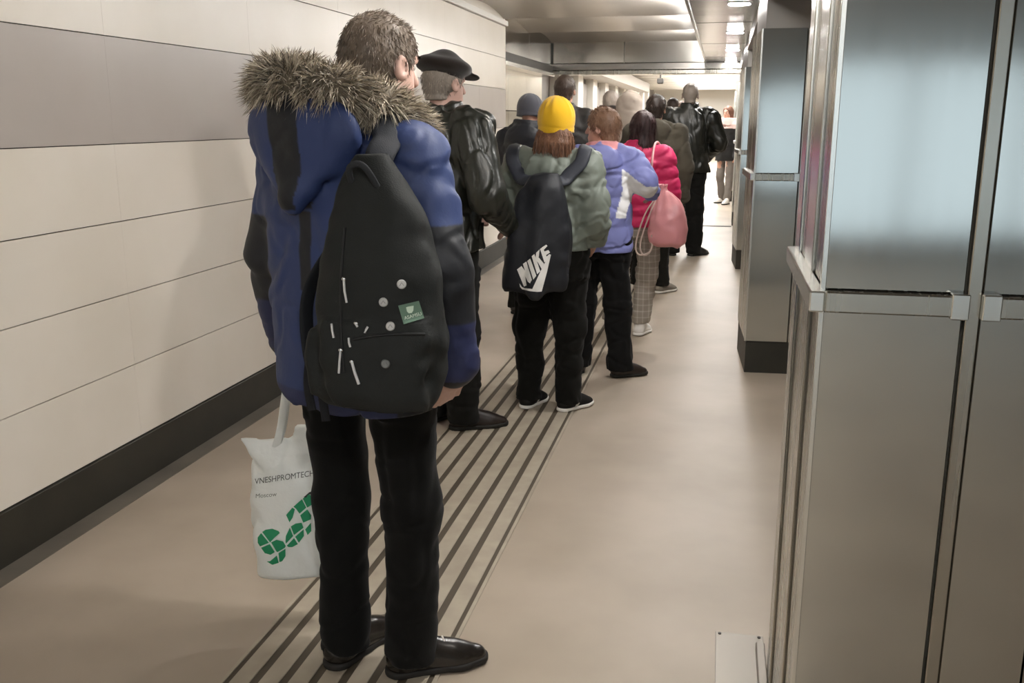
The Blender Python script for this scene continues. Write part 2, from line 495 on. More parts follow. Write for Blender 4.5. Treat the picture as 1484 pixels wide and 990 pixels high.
# ------------------------------------------------------------------ implicit-surface kit
def bspl(axis, scale, off):
    """cubic B-spline weights of a lattice with cell `scale` at the coordinates in axis"""
    u = (axis - off) / scale + 2
    i = np.floor(u).astype(int); t = u - i
    n = i.max() + 4
    W = np.zeros((len(axis), n), np.float32)
    w = [(1 - t) ** 3 / 6, (3 * t ** 3 - 6 * t * t + 4) / 6, (-3 * t ** 3 + 3 * t * t + 3 * t + 1) / 6, t ** 3 / 6]
    for k in range(4):
        W[np.arange(len(axis)), i + k - 1] += w[k]
    return W
class Field:
    def __init__(s, lo, hi, h):
        s.lo = np.asarray(lo, float); s.h = h
        n = np.ceil((np.asarray(hi, float) - s.lo) / h).astype(int) + 1
        s.ax = [s.lo[i] + h * np.arange(n[i]) for i in range(3)]
        s.D = np.full(n, 1.0, np.float32)
    def put(s, bmin, bmax, fn, k=0.02, op='u'):
        m = k + 2.5 * s.h
        sl, cs = [], []
        for i in range(3):
            a = max(int(np.floor((bmin[i] - m - s.lo[i]) / s.h)), 0)
            b = min(int(np.ceil((bmax[i] + m - s.lo[i]) / s.h)) + 1, s.D.shape[i])
            if b <= a: return
            sl.append(slice(a, b))
            sh = [1, 1, 1]; sh[i] = -1
            cs.append(s.ax[i][a:b].reshape(sh).astype(np.float32))
        sl = tuple(sl)
        d = fn(*cs).astype(np.float32)
        A = s.D[sl]
        if op == 'u':
            hh = np.clip(0.5 + 0.5 * (A - d) / k, 0, 1)
            s.D[sl] = A * (1 - hh) + d * hh - k * hh * (1 - hh)
        else:                                   # smooth subtraction
            d = -d
            hh = np.clip(0.5 - 0.5 * (A - d) / k, 0, 1)
            s.D[sl] = A * (1 - hh) + d * hh + k * hh * (1 - hh)
    def cone(s, a, b, ra, rb, k=0.02, flat=None, fold=None, op='u'):
        a = np.asarray(a, float); b = np.asarray(b, float); R = max(ra, rb) * 1.05 + (fold[0] if fold else 0)
        ba = b - a; L2 = ba @ ba + 1e-9
        def fn(X, Y, Z):
            x, y, z = X - a[0], Y - a[1], Z - a[2]
            t = np.clip((x * ba[0] + y * ba[1] + z * ba[2]) / L2, 0, 1)
            qx, qy, qz = x - t * ba[0], y - t * ba[1], z - t * ba[2]
            q2 = qx * qx + qy * qy + qz * qz
            if flat is not None:
                n = np.asarray(flat[0], float); n = n / np.linalg.norm(n)
                qn = qx * n[0] + qy * n[1] + qz * n[2]
                q2 = q2 + qn * qn * (1 / flat[1] ** 2 - 1)
            d = np.sqrt(q2) - (ra + (rb - ra) * t)
            if fold is not None:
                d = d - fold[0] * np.abs(np.sin(math.pi * (t * fold[1] + fold[2]))) ** 0.6
            return d
        s.put(np.minimum(a, b) - R, np.maximum(a, b) + R, fn, k, op)
    def chain(s, pts, rs, k=0.02, **kw):
        for i in range(len(pts) - 1):
            s.cone(pts[i], pts[i + 1], rs[i], rs[i + 1], k, **kw)
    def ell(s, c, r, R=None, k=0.02, op='u'):
        c = np.asarray(c, float); r = np.asarray(r, float); B = r.max() if R is not None else r
        def fn(X, Y, Z):
            x, y, z = X - c[0], Y - c[1], Z - c[2]
            if R is not None:
                x, y, z = (R[0, 0] * x + R[1, 0] * y + R[2, 0] * z, R[0, 1] * x + R[1, 1] * y + R[2, 1] * z, R[0, 2] * x + R[1, 2] * y + R[2, 2] * z)
            k0 = np.sqrt((x / r[0]) ** 2 + (y / r[1]) ** 2 + (z / r[2]) ** 2)
            k1 = np.sqrt((x / r[0] ** 2) ** 2 + (y / r[1] ** 2) ** 2 + (z / r[2] ** 2) ** 2) + 1e-6
            return k0 * (k0 - 1) / k1
        s.put(c - B, c + B, fn, k, op)
    def box(s, c, half, R=None, r=0.01, k=0.01, op='u'):
        c = np.asarray(c, float); half = np.asarray(half, float)
        B = np.full(3, np.linalg.norm(half)) if R is not None else half
        def fn(X, Y, Z):
            x, y, z = X - c[0], Y - c[1], Z - c[2]
            if R is not None:
                x, y, z = (R[0, 0] * x + R[1, 0] * y + R[2, 0] * z, R[0, 1] * x + R[1, 1] * y + R[2, 1] * z, R[0, 2] * x + R[1, 2] * y + R[2, 2] * z)
            q = [np.abs(v) - (hf - r) for v, hf in zip((x, y, z), half)]
            return np.sqrt(sum(np.maximum(v, 0) ** 2 for v in q)) + np.minimum(np.maximum(np.maximum(q[0], q[1]), q[2]), 0) - r
        s.put(c - B, c + B, fn, k, op)
    def loft(s, secs, k=0.02, p=2.3, quilt=None, op='u', cap=True):
        """stack of super-ellipses: rows of (z, cx, cy, rx, ry)"""
        S = np.asarray(sorted(secs), float)
        Q = spline(S, 80); z = np.maximum.accumulate(Q[:, 0])
        z0, z1 = S[0, 0], S[-1, 0]
        bmin = (min(S[:, 1] - S[:, 3]), min(S[:, 2] - S[:, 4]), z0); bmax = (max(S[:, 1] + S[:, 3]), max(S[:, 2] + S[:, 4]), z1)
        def fn(X, Y, Z):
            zz = Z.ravel()
            f = [np.interp(zz, z, Q[:, j]).reshape(1, 1, -1) for j in range(1, 5)]
            g = 0
            if quilt:
                g = quilt[0] * np.abs(np.sin(math.pi * (zz - quilt[2]) / quilt[1])).reshape(1, 1, -1) ** 0.6
            rx, ry = f[2] + g, f[3] + g
            u = (np.abs((X - f[0]) / rx) ** p + np.abs((Y - f[1]) / ry) ** p) ** (1 / p)
            d = (u - 1) * np.minimum(rx, ry)
            return np.maximum(d, np.maximum(Z - z1, z0 - Z)) if cap else d
        s.put(bmin, bmax, fn, k, op)
    def noise(s, amp, scale, seed=0, thick=0.05):
        sc = np.broadcast_to(np.asarray(scale, float), (3,))
        r = np.random.default_rng(seed)
        W = [bspl(s.ax[i], sc[i], s.ax[i][0]) for i in range(3)]
        L = r.normal(0, 1, (W[0].shape[1], W[1].shape[1], W[2].shape[1])).astype(np.float32)
        n = np.einsum('ia,abc->ibc', W[0], L)
        n = np.einsum('jb,ibc->ijc', W[1], n)
        n = np.einsum('kc,ijc->ijk', W[2], n)
        s.D += np.clip(1.6 * n, -1.5, 1.5) * amp * (np.abs(s.D) < thick)
    def crease(s, amp, scale, seed=0, width=0.3, thick=0.05):
        sc = np.broadcast_to(np.asarray(scale, float), (3,))
        r = np.random.default_rng(seed + 100)
        W = [bspl(s.ax[i], sc[i], s.ax[i][0]) for i in range(3)]
        L = r.normal(0, 1, (W[0].shape[1], W[1].shape[1], W[2].shape[1])).astype(np.float32)
        n = np.einsum('ia,abc->ibc', W[0], L)
        n = np.einsum('jb,ibc->ijc', W[1], n)
        n = np.einsum('kc,ijc->ijk', W[2], n) * 3.0
        s.D += amp * (np.exp(-(n / width) ** 2) - 0.35 * np.exp(-((np.abs(n) - width * 2.2) / width) ** 2)) * (np.abs(s.D) < thick)
    def cut(s, n, off, k=0.002):
        """keep the side where n.p < off"""
        n = np.asarray(n, float)
        X, Y, Z = [a.reshape([-1 if i == j else 1 for j in range(3)]) for i, a in enumerate(s.ax)]
        s.D = np.maximum(s.D, (X * n[0] + Y * n[1] + Z * n[2] - off).astype(np.float32))
    def mesh(s):
        D = s.D
        D[0], D[-1], D[:, 0], D[:, -1], D[:, :, 0], D[:, :, -1] = (1,) * 6
        S = D < 0
        c = np.zeros(np.array(D.shape) - 1, np.uint8)
        for a in (0, 1):
            for b in (0, 1):
                for e in (0, 1):
                    c += S[a:a + c.shape[0], b:b + c.shape[1], e:e + c.shape[2]]
        act = (c > 0) & (c < 8)
        ids = np.argwhere(act)
        idx = np.full(c.shape, -1, np.int32); idx[act] = np.arange(len(ids))
        P = np.zeros((len(ids), 3)); Wt = np.zeros(len(ids))
        for ax in range(3):
            o1, o2 = [i for i in range(3) if i != ax]
            for a in (0, 1):
                for b in (0, 1):
                    p = ids.copy(); p[:, o1] += a; p[:, o2] += b
                    q = p.copy(); q[:, ax] += 1
                    da = D[p[:, 0], p[:, 1], p[:, 2]]; db = D[q[:, 0], q[:, 1], q[:, 2]]
                    m = (da < 0) != (db < 0)
                    t = np.where(m, da / np.where(m, da - db, 1), 0)
                    pos = p.astype(float); pos[:, ax] += t
                    P += pos * m[:, None]; Wt += m
        V = s.lo + s.h * P / Wt[:, None]
        F = []
        for ax in range(3):
            o1, o2 = (ax + 1) % 3, (ax + 2) % 3
            A = np.take(S, range(0, S.shape[ax] - 1), ax); B = np.take(S, range(1, S.shape[ax]), ax)
            e = np.argwhere(A != B)
            e = e[(e[:, o1] > 0) & (e[:, o2] > 0)]
            e = e[(e[:, o1] < c.shape[o1]) & (e[:, o2] < c.shape[o2])]
            q = []
            for (a, b) in ((0, 0), (1, 0), (1, 1), (0, 1)):
                t = e.copy(); t[:, o1] -= a; t[:, o2] -= b
                q.append(idx[t[:, 0], t[:, 1], t[:, 2]])
            q = np.stack(q, 1)
            ins = S[e[:, 0], e[:, 1], e[:, 2]]
            q[~ins] = q[~ins][:, ::-1]
            F.append(q)
        F = np.vstack(F)
        return V, F[(F >= 0).all(1)]
    def build(s, name, mat, parent, col, smooth_it=0):
        V, F = s.mesh()
        for _ in range(smooth_it):
            A = np.zeros_like(V); n = np.zeros(len(V))
            for a, b in ((0, 1), (1, 2), (2, 3), (3, 0)):
                np.add.at(A, F[:, a], V[F[:, b]]); np.add.at(n, F[:, a], 1)
                np.add.at(A, F[:, b], V[F[:, a]]); np.add.at(n, F[:, b], 1)
            V = 0.5 * V + 0.5 * A / np.maximum(n, 1)[:, None]
        c = col(V) if callable(col) else lin(col)
        return link(name, np_mesh(name, V, F, 4, c), mat, parent)
def rot(yaw=0, pitch=0, roll=0):
    return np.array(Matrix.Rotation(yaw, 3, 'Z') @ Matrix.Rotation(pitch, 3, 'X') @ Matrix.Rotation(roll, 3, 'Y'))

def strands(name, P, Dv, length, width, cols, mat, parent, bend=None, kind='stuff'):
    """thin tapered hairs: P roots, Dv directions, all in the parent's space"""
    n = len(P)
    Dv = Dv / (np.linalg.norm(Dv, axis=1)[:, None] + 1e-9)
    side = np.cross(Dv, RNG.normal(size=(n, 3))); side /= np.linalg.norm(side, axis=1)[:, None] + 1e-9
    L = np.broadcast_to(length, (n,))[:, None]; w = np.broadcast_to(width, (n,))[:, None]
    bend = np.zeros(3) if bend is None else bend
    mid = P + Dv * L * 0.55 + bend * L * 0.2
    tip = P + Dv * L + bend * L * 0.75
    V = np.stack([P - side * w, P + side * w, mid - side * w * 0.7, mid + side * w * 0.7, tip], 1).reshape(-1, 3)
    b = np.arange(n)[:, None] * 5
    T = np.concatenate([b + [0, 1, 3], b + [0, 3, 2], b + [2, 3, 4]], 1).reshape(-1, 3)
    me = np_mesh(name, V, T, 3, np.repeat(cols, 5, 0))
    o = link(name, me, mat, parent)
    if kind: o['kind'] = kind
    return o
def sample(o, n, cond=None):
    me = o.data
    V = np.zeros(len(me.vertices) * 3, np.float32); me.vertices.foreach_get('co', V); V = V.reshape(-1, 3)
    N = np.zeros(len(me.vertices) * 3, np.float32); me.vertices.foreach_get('normal', N); N = N.reshape(-1, 3)
    ok = np.arange(len(V)) if cond is None else np.where(cond(V))[0]
    i = RNG.choice(ok, n)
    return V[i] + RNG.normal(0, 0.002, (n, 3)), N[i]

# ------------------------------------------------------------------ people
def hand(f, w, d, pn, side, curl, s=1.0):
    """palm and five fingers; w wrist, d finger direction, pn palm normal (the way fingers curl), side=+1 thumb towards cross(pn,d)"""
    d = np.asarray(d, float); d /= np.linalg.norm(d)
    pn = np.asarray(pn, float); pn = pn - d * (pn @ d); pn /= np.linalg.norm(pn)
    sd = np.cross(pn, d) * side
    w = np.asarray(w, float)
    R = np.stack([sd, pn, d], 1)
    f.cone(w - d * 0.03, w + d * 0.02, 0.029 * s, 0.028 * s, 0.01, flat=(pn, 0.75))
    f.box(w + d * 0.055 * s, np.array([0.039, 0.014, 0.045]) * s, R, 0.013 * s, 0.012)
    for j, (o, L) in enumerate(((0.028, 0.072), (0.0095, 0.08), (-0.0095, 0.074), (-0.028, 0.058))):
        p = w + d * 0.092 * s + sd * o * s
        a = curl * (0.8 + 0.12 * j)
        dirv = d.copy()
        pts = [p]
        for q, fr in enumerate((0.45, 0.31, 0.24)):
            ang = a * (q + 0.6)
            dirv = d * math.cos(ang) + pn * math.sin(ang) + sd * o * 1.2
            pts.append(pts[-1] + dirv * L * fr * s)
        f.chain(pts, [0.0095 * s, 0.009 * s, 0.0085 * s, 0.0075 * s], 0.004)
    p = w + d * 0.028 * s + sd * 0.03 * s
    p1 = p + (d * 0.55 + sd * 0.62 + pn * 0.35) * 0.042 * s
    p2 = p1 + (d * 0.85 + sd * 0.1 + pn * 0.45) * 0.032 * s
    p3 = p2 + (d * 0.9 - sd * 0.1 + pn * 0.4) * 0.024 * s
    f.chain([p, p1, p2, p3], [0.015 * s, 0.0125 * s, 0.011 * s, 0.009 * s], 0.006)

DEF = dict(sh=0.185, shz=1.42, head=(0, 0.02, 1.632), hyaw=0, hpitch=0, hroll=0,
           elL=(-0.235, -0.03, 1.15), wrL=(-0.23, 0.05, 0.90), elR=(0.235, -0.03, 1.15), wrR=(0.23, 0.05, 0.90),
           hip=0.088, knL=(-0.095, 0.015, 0.50), anL=(-0.10, -0.01, 0.09), knR=(0.095, 0.015, 0.50), anR=(0.10, -0.01, 0.09),
           ftL=10, ftR=-10, hb=0.009, hc=0.010, skin='b98d78', curl=0.45)

def person(name_label, loc, yaw, scale, P, jacket, trousers, shoes, hair=None, extra=None):
    J = dict(DEF); J.update(P)
    root = thing('person', loc, name_label, 'person', yaw, scale)
    hc = np.array(J['head']); HR = rot(J['hyaw'], J['hpitch'], J['hroll'])
    H = lambda x, y, z: hc + HR @ np.array((x, y, z))
    shL = np.array((-J.get('shl', J['sh']), -0.01, J['shz'])); shR = np.array((J['sh'], -0.01, J['shz']))
    elL, wrL, elR, wrR = [np.array(J[k]) for k in ('elL', 'wrL', 'elR', 'wrR')]
    hipL, hipR = np.array((-J['hip'] + trousers.get('cx', 0), 0, 0.92)), np.array((J['hip'] + trousers.get('cx', 0), 0, 0.92))
    kn = [np.array(J['knL']), np.array(J['knR'])]; an = [np.array(J['anL']), np.array(J['anR'])]
    allp = np.stack([shL, shR, elL, wrL, elR, wrR, hipL, hipR, *kn, *an])
    lo = allp.min(0) - 0.24; hi = allp.max(0) + 0.24
    lo[2] = 0.0; hi[2] = max(hc[2] + 0.20, 1.6)
    lo[1] = min(lo[1], -0.3); hi[1] = max(hi[1], 0.3)
    # ---- body: one continuous surface
    f = Field(lo, hi, J['hb'])
    f.loft([(0.86, 0, 0, 0.14, 0.10), (0.95, 0, -0.01, 0.165, 0.11), (1.08, 0, 0, 0.14, 0.09), (1.25, 0, 0, 0.165, 0.105), (1.38, 0, -0.01, 0.17, 0.10), (1.45, 0, -0.015, 0.10, 0.07)], 0.03, 2.2)
    nb = np.array((0, -0.02, 1.44))
    f.cone(nb, H(0, -0.02, -0.055), 0.062, 0.052, 0.03)
    for s_, sh, el, wr in ((-1, shL, elL, wrL), (1, shR, elR, wrR)):
        f.cone(nb + [0, 0, -0.03], sh, 0.055, 0.055, 0.04)
        f.chain([sh, el, wr], [0.052, 0.040, 0.028], 0.02)
        dd = J.get('hdL' if s_ < 0 else 'hdR'); dd = (wr - el) if dd is None else np.array(dd, float)
        pn = J.get('pnL' if s_ < 0 else 'pnR'); pn = np.array((-s_ * 0.9, 0.25, 0)) if pn is None else np.array(pn, float)
        hand(f, wr, dd, pn, s_ * (1 if s_ > 0 else 1), J['curl'])
    for hp, k_, a_, ft in ((hipL, kn[0], an[0], J['ftL']), (hipR, kn[1], an[1], J['ftR'])):
        f.chain([hp, k_, a_], [0.085, 0.056, 0.038], 0.03)
        fd = np.array((-math.sin(rad(ft)), math.cos(rad(ft)), 0))
        f.cone(a_ - [0, 0, 0.045], a_ - [0, 0, 0.055] + fd * 0.13, 0.034, 0.026, 0.02)
    f.ell(H(0, -0.012, 0.035), (0.075, 0.094, 0.083), HR, 0.02)
    f.ell(H(0, 0.025, -0.045), (0.057, 0.066, 0.076), HR, 0.03)
    f.cone(H(0, 0.066, -0.096), H(0, 0.060, -0.095), 0.026, 0.026, 0.025)
    f.cone(H(-0.03, 0.078, 0.022), H(0.03, 0.078, 0.022), 0.013, 0.013, 0.015)
    f.cone(H(0, 0.090, 0.010), H(0, 0.108, -0.030), 0.008, 0.013, 0.010)
    f.ell(H(0, 0.087, -0.063), (0.024, 0.011, 0.010), HR, 0.008)
    for s_ in (-1, 1):
        f.ell(H(s_ * 0.031, 0.094, 0.006), (0.017, 0.014, 0.010), HR, 0.008, 'sub')
        f.ell(H(s_ * 0.079, -0.008, -0.008), (0.010, 0.021, 0.033), HR @ rot(-s_ * 0.35, 0.12), 0.006)
        f.ell(H(s_ * 0.087, -0.004, -0.006), (0.007, 0.010, 0.017), HR, 0.005, 'sub')
    skin = lin(J['skin'])
    def skin_col(V):
        c = np.tile(skin, (len(V), 1))
        q = (V - hc) @ HR
        lip = np.exp(-((q[:, 0] / 0.022) ** 2 + ((q[:, 2] + 0.063) / 0.009) ** 2)) * (q[:, 1] > 0.06)
        return c * (1 - 0.35 * lip[:, None] * np.array((0.3, 1, 1)))
    body = f.build('body', 'skin', root, skin_col)
    for s_ in (-1, 1):
        bm = bmesh.new(); bmesh.ops.create_uvsphere(bm, u_segments=10, v_segments=8, radius=0.0125)
        me = bpy.data.meshes.new('eye'); bm.to_mesh(me); bm.free(); paint(me, lin('d8d2c8'))
        e = link('eye', me, 'satin', body); e.location = H(s_ * 0.030, 0.0705, 0.006)
        bm = bmesh.new(); bmesh.ops.create_uvsphere(bm, u_segments=8, v_segments=6, radius=0.006)
        me = bpy.data.meshes.new('iris'); bm.to_mesh(me); bm.free(); paint(me, lin('2e241c'))
        e = link('iris', me, 'satin', body); e.location = H(s_ * 0.030, 0.0785, 0.006)
        me = tube_mesh([H(s_ * 0.014, 0.091, 0.026), H(s_ * 0.030, 0.092, 0.032), H(s_ * 0.047, 0.080, 0.027)], 0.004, 6, col=lin('3a2b20'))
        link('eyebrow', me, 'hair', body)
    # ---- trousers
    T = dict(hip=0.185, top=1.02, r=(0.100, 0.080, 0.072), hem=0.05, col='1a1915', mat='cloth', amp=0.006, dep=0.125, cx=0.0)
    T.update(trousers)
    f = Field(lo, hi, J['hc'])
    f.loft([(0.80, T['cx'], -0.01, T['hip'] * 0.93, T['dep'] * 0.95), (0.90, T['cx'], -0.012, T['hip'], T['dep']), (T['top'], T['cx'], 0, T['hip'] * 0.92, T['dep'] * 0.92)], 0.03, 2.3)
    for hp, k_, a_ in ((hipL, kn[0], an[0]), (hipR, kn[1], an[1])):
        f.chain([hp, k_, a_ * [1, 1, 0] + [0, 0, T['hem'] - 0.02]], T['r'], 0.035)
    f.noise(T['amp'], (0.10, 0.10, 0.07), 5 + len(name_label))
    f.noise(T['amp'] * 0.5, (0.05, 0.05, 0.035), 9)
    f.crease(T['amp'] * 1.0, (0.07, 0.07, 0.16), 3 + len(name_label), 0.35)
    f.crease(T['amp'] * 0.8, (0.10, 0.10, 0.045), 7 + len(name_label), 0.35)
    f.cut((0, 0, -1), -T['hem'])
    link_tr = f.build('trousers', T['mat'], root, T['col'])
    # ---- jacket
    K = dict(hem=0.80, secs=None, rx=0.20, ry=0.135, arm=(0.080, 0.070, 0.056), quilt=None, amp=0.007, col='30343a', mat='nylon',
             collar=0.085, collar_top=1.535, hood=None, cuff=0.02, slope=0.062, seed=3, wr=(0.12, 0.12, 0.08), hcut=None)
    K.update(jacket)
    f = Field(lo, hi, K.get('h', J['hc']))
    rx, ry = K['rx'], K['ry']
    secs = K['secs'] or [(K['hem'], 0, -0.01, rx * 1.02, ry * 1.02), (1.0, 0, -0.01, rx * 0.97, ry), (1.2, 0, -0.01, rx, ry * 1.05), (1.36, 0, -0.015, rx * 0.95, ry), (1.44, 0, -0.02, rx * 0.72, ry * 0.78), (1.485, 0, -0.02, rx * 0.45, ry * 0.6)]
    f.loft(secs, 0.03, 2.4, K['quilt'])
    for s_, sh, el, wr in ((-1, shL, elL, wrL), (1, shR, elR, wrR)):
        f.cone((s_ * 0.03, -0.02, 1.45), sh, K['slope'], K['arm'][0] * 0.92, 0.05)
        fo = (K['quilt'][0], np.linalg.norm(el - sh) / K['quilt'][1], 0) if K['quilt'] else None
        f.cone(sh, el, K['arm'][0], K['arm'][1], 0.03, fold=fo)
        w2 = wr + (wr - el) / np.linalg.norm(wr - el) * K['cuff']
        f.cone(el, w2, K['arm'][1], K['arm'][2], 0.02, fold=fo)
    if K['collar']:
        f.loft([(1.42, 0, -0.02, K['collar'] * 1.15, K['collar'] * 1.1), (K['collar_top'], 0, -0.01, K['collar'], K['collar'] * 1.02)], 0.02, 2.0)
    if K.get('fn'):
        K['fn'](f, J)
    f.noise(K['amp'], K['wr'], K['seed'])
    f.noise(K['amp'] * 0.45, 0.045, K['seed'] + 1)
    f.crease(K['amp'] * K.get('cr', 0.9), K['wr'], K['seed'] + 2, 0.30)
    f.crease(K['amp'] * K.get('cr', 0.9) * 0.5, np.array(K['wr']) * 0.5, K['seed'] + 3, 0.35)
    f.cut((0, 0, -1), -K['hem'])
    jk = f.build('jacket', K['mat'], root, K['col'])
    # ---- shoes
    G = dict(col='1b1714', sole='17150f', mat='leather', L=0.275, hs=0.007, laces=None, lift=0.0, pointed=0.0, stripe=None)
    G.update(shoes)
    for a_, ft in ((an[0], J['ftL']), (an[1], J['ftR'])):
        fd = np.array((-math.sin(rad(ft)), math.cos(rad(ft)), 0)); sd = np.array((fd[1], -fd[0], 0))
        base = np.array((a_[0], a_[1], 0)) - fd * 0.065
        g = Field(base + np.minimum(fd * (G['L'] + 0.03), 0) - 0.09, base + np.maximum(fd * (G['L'] + 0.03), 0) + [0.09, 0.09, 0.16], G['hs'])
        L = G['L']
        g.cone(base + fd * 0.035 + [0, 0, 0.045], base + fd * L * 0.72 + [0, 0, 0.032], 0.042, 0.044, 0.02, flat=((0, 0, 1), 0.85))
        g.cone(base + fd * L * 0.70 + [0, 0, 0.030], base + fd * (L - 0.038) + [0, 0, 0.026], 0.045, 0.036, 0.02, flat=((0, 0, 1), 0.72))
        g.cone(base + fd * 0.045 + [0, 0, 0.05], base + fd * 0.06 + [0, 0, 0.105], 0.043, 0.040, 0.02)
        g.cone(base + fd * 0.07 + [0, 0, 0.085], base + fd * L * 0.6 + [0, 0, 0.05], 0.036, 0.034, 0.03)
        g.cut((0, 0, -1), -0.018)
        sc = lin(G['col'])
        sh_o = g.build('shoe', G['mat'], root, (lambda V: G['paint'](V, base, fd, sd)) if G.get('paint') else G['col'])
        g = Field(base + np.minimum(fd * (L + 0.03), 0) - 0.09, base + np.maximum(fd * (L + 0.03), 0) + [0.09, 0.09, 0.07], G['hs'])
        g.chain([base + fd * 0.033 + [0, 0, 0.015], base + fd * L * 0.45 + [0, 0, 0.015], base + fd * L * 0.71 + [0, 0, 0.015], base + fd * (L - 0.036) + [0, 0, 0.015]], [0.044, 0.041, 0.050, 0.041], 0.02)
        zc = 0.026
        g.cut((0, 0, 1), zc); g.cut((0, 0, -1), -0.006)
        g.build('sole', 'matte', sh_o, G['sole'])
        if G['laces']:
            for q in range(4):
                c = base + fd * (L * 0.55 + q * 0.016) + np.array((0, 0, 0.090 - q * 0.008))
                me = tube_mesh([c - sd * 0.022 + [0, 0, -0.012], c - sd * 0.008 + [0, 0, 0.001], c + sd * 0.008 + [0, 0, 0.001], c + sd * 0.022 + [0, 0, -0.012]], 0.0035, 6, col=lin(G['laces']))
                link('lace', me, 'satin', sh_o)
    ctx = dict(root=root, H=H, HR=HR, hc=hc, J=J, jacket=jk, body=body, trousers=link_tr, lo=lo, hi=hi, kn=kn, an=an)
    if hair:
        hair(ctx)
    if extra:
        extra(ctx)
    return ctx

def hair_short(col, n=2500, length=0.022, thick=0.006, var=0.25, crown=None, nape=-0.075, h=0.006):
    def fn(c):
        H, HR, hc = c['H'], c['HR'], c['hc']
        f = Field(hc - 0.16, hc + 0.16, h)
        t = thick
        f.ell(H(0, -0.014, 0.036), (0.076 + t, 0.096 + t, 0.084 + t), HR, 0.01)
        f.cone(H(0, -0.045, 0.0), H(0, -0.045, nape + 0.02), 0.060 + t, 0.052 + t, 0.03)
        f.ell(H(0, 0.105, -0.035), (0.085, 0.072, 0.095), HR, 0.015, 'sub')
        for s_ in (-1, 1):
            f.ell(H(s_ * 0.09, 0.02, -0.045), (0.035, 0.045, 0.058), HR, 0.01, 'sub')
        f.cut(-HR[:, 2], float(-(HR[:, 2] @ hc) - nape))
        f.noise(0.003, 0.02, 3)
        base = lin(col)
        o = f.build('hair', 'hair', c['root'], col)
        if n:
            P, N = sample(o, n, lambda V: ((V - hc) @ HR)[:, 2] > nape + 0.01)
            q = (P - hc) @ HR
            down = -HR[:, 2] * 0.9 + 0
            Dv = N * 0.35 + down * (q[:, 2:3] < 0.09) + (HR[:, 1] * 0.8) * (q[:, 2:3] >= 0.09) + RNG.normal(0, 0.2, P.shape)
            cc = base * (1 + RNG.normal(0, var, (n, 1))).clip(0.4, 1.8)
            strands('hair_strand', P, Dv, length * RNG.uniform(0.6, 1.2, n), 0.0011, cc, 'hair', o)
        return o
    return fn
def hair_long(col, drop=0.26, n=3500, width=0.085, var=0.3, h=0.007, back=-0.055, shrink=0.0, top=1.0):
    def fn(c):
        H, HR, hc = c['H'], c['HR'], c['hc']
        f = Field(hc - [0.19, 0.22, drop + 0.1], hc + [0.19, 0.16, 0.16], h)
        f.ell(H(0, -0.014, 0.034), (0.086 - shrink, 0.104 - shrink, 0.094 - shrink), HR, 0.01)
        f.cone(H(0, -0.035, 0.02 - 3 * shrink), H(0, back, -drop * 0.55), 0.088 - shrink, width + 0.005, 0.04, flat=((0, 1, 0), 0.85))
        f.cone(H(0, back, -drop * 0.5), H(0, back - 0.03, -drop), width, width * 0.75, 0.04, flat=((0, 1, 0), 0.5))
        f.ell(H(0, 0.110, -0.045), (0.066, 0.085, 0.125), HR, 0.012, 'sub')
        f.noise(0.006, (0.018, 0.018, 0.12), 4)
        base = lin(col)
        o = f.build('hair', 'hair', c['root'], col)
        if n:
            P, N = sample(o, n, lambda V: ((V - hc) @ HR)[:, 2] < top)
            Dv = N * 0.12 + np.array((0, 0, -1.0)) + RNG.normal(0, 0.10, P.shape)
            cc = base * (1 + RNG.normal(0, var, (n, 1))).clip(0.4, 1.9)
            strands('hair_strand', P, Dv, RNG.uniform(0.04, 0.09, n), 0.0016, cc, 'hair', o)
        return o
    return fn
def beanie(col, h=0.006, ribs=True, tall=0.0, low=-0.035, brim='none'):
    def fn(c):
        H, HR, hc = c['H'], c['HR'], c['hc']
        f = Field(hc - 0.17, hc + [0.17, 0.17, 0.22], h)
        f.ell(H(0, -0.012, 0.042), (0.100, 0.116, 0.098 + tall), HR, 0.01)
        f.cone(H(0, -0.012, 0.045), H(0, -0.012, low), 0.104, 0.106, 0.02, flat=(HR[:, 0], 0.94))
        f.cut(-HR[:, 2], float(-(HR[:, 2] @ hc) - low))
        # soft gathers running up to the crown, and a turned-up edge line
        X, Y, Z = np.meshgrid(*f.ax, indexing='ij')
        q = np.stack([X - hc[0], Y - hc[1], Z - hc[2]], -1) @ HR
        a = np.arctan2(q[..., 1] + 0.012, q[..., 0])
        f.D += (0.0065 * np.abs(np.sin(a * 5 + 1.2 * np.sin(3 * a))) * np.clip((q[..., 2] - 0.02) / 0.09, 0, 1)).astype(np.float32)
        f.D += (0.0030 * np.exp(-((q[..., 2] - low - 0.03 - 0.006 * np.sin(2 * a)) / 0.006) ** 2)).astype(np.float32)
        f.D += (0.0022 * np.exp(-((q[..., 2] - low - 0.012) / 0.004) ** 2)).astype(np.float32)
        f.noise(0.0025, 0.05, 8)
        return f.build('beanie', 'wool', c['root'], col)
    return fn
def hood_down(f, y=-0.125, z=1.43, r=(0.15, 0.085, 0.115), scoop=True):
    f.ell((0, y, z), r, rot(0, 0.25), 0.03)
    f.cone((-0.13, -0.04, 1.50), (0.13, -0.04, 1.50), 0.035, 0.035, 0.03)

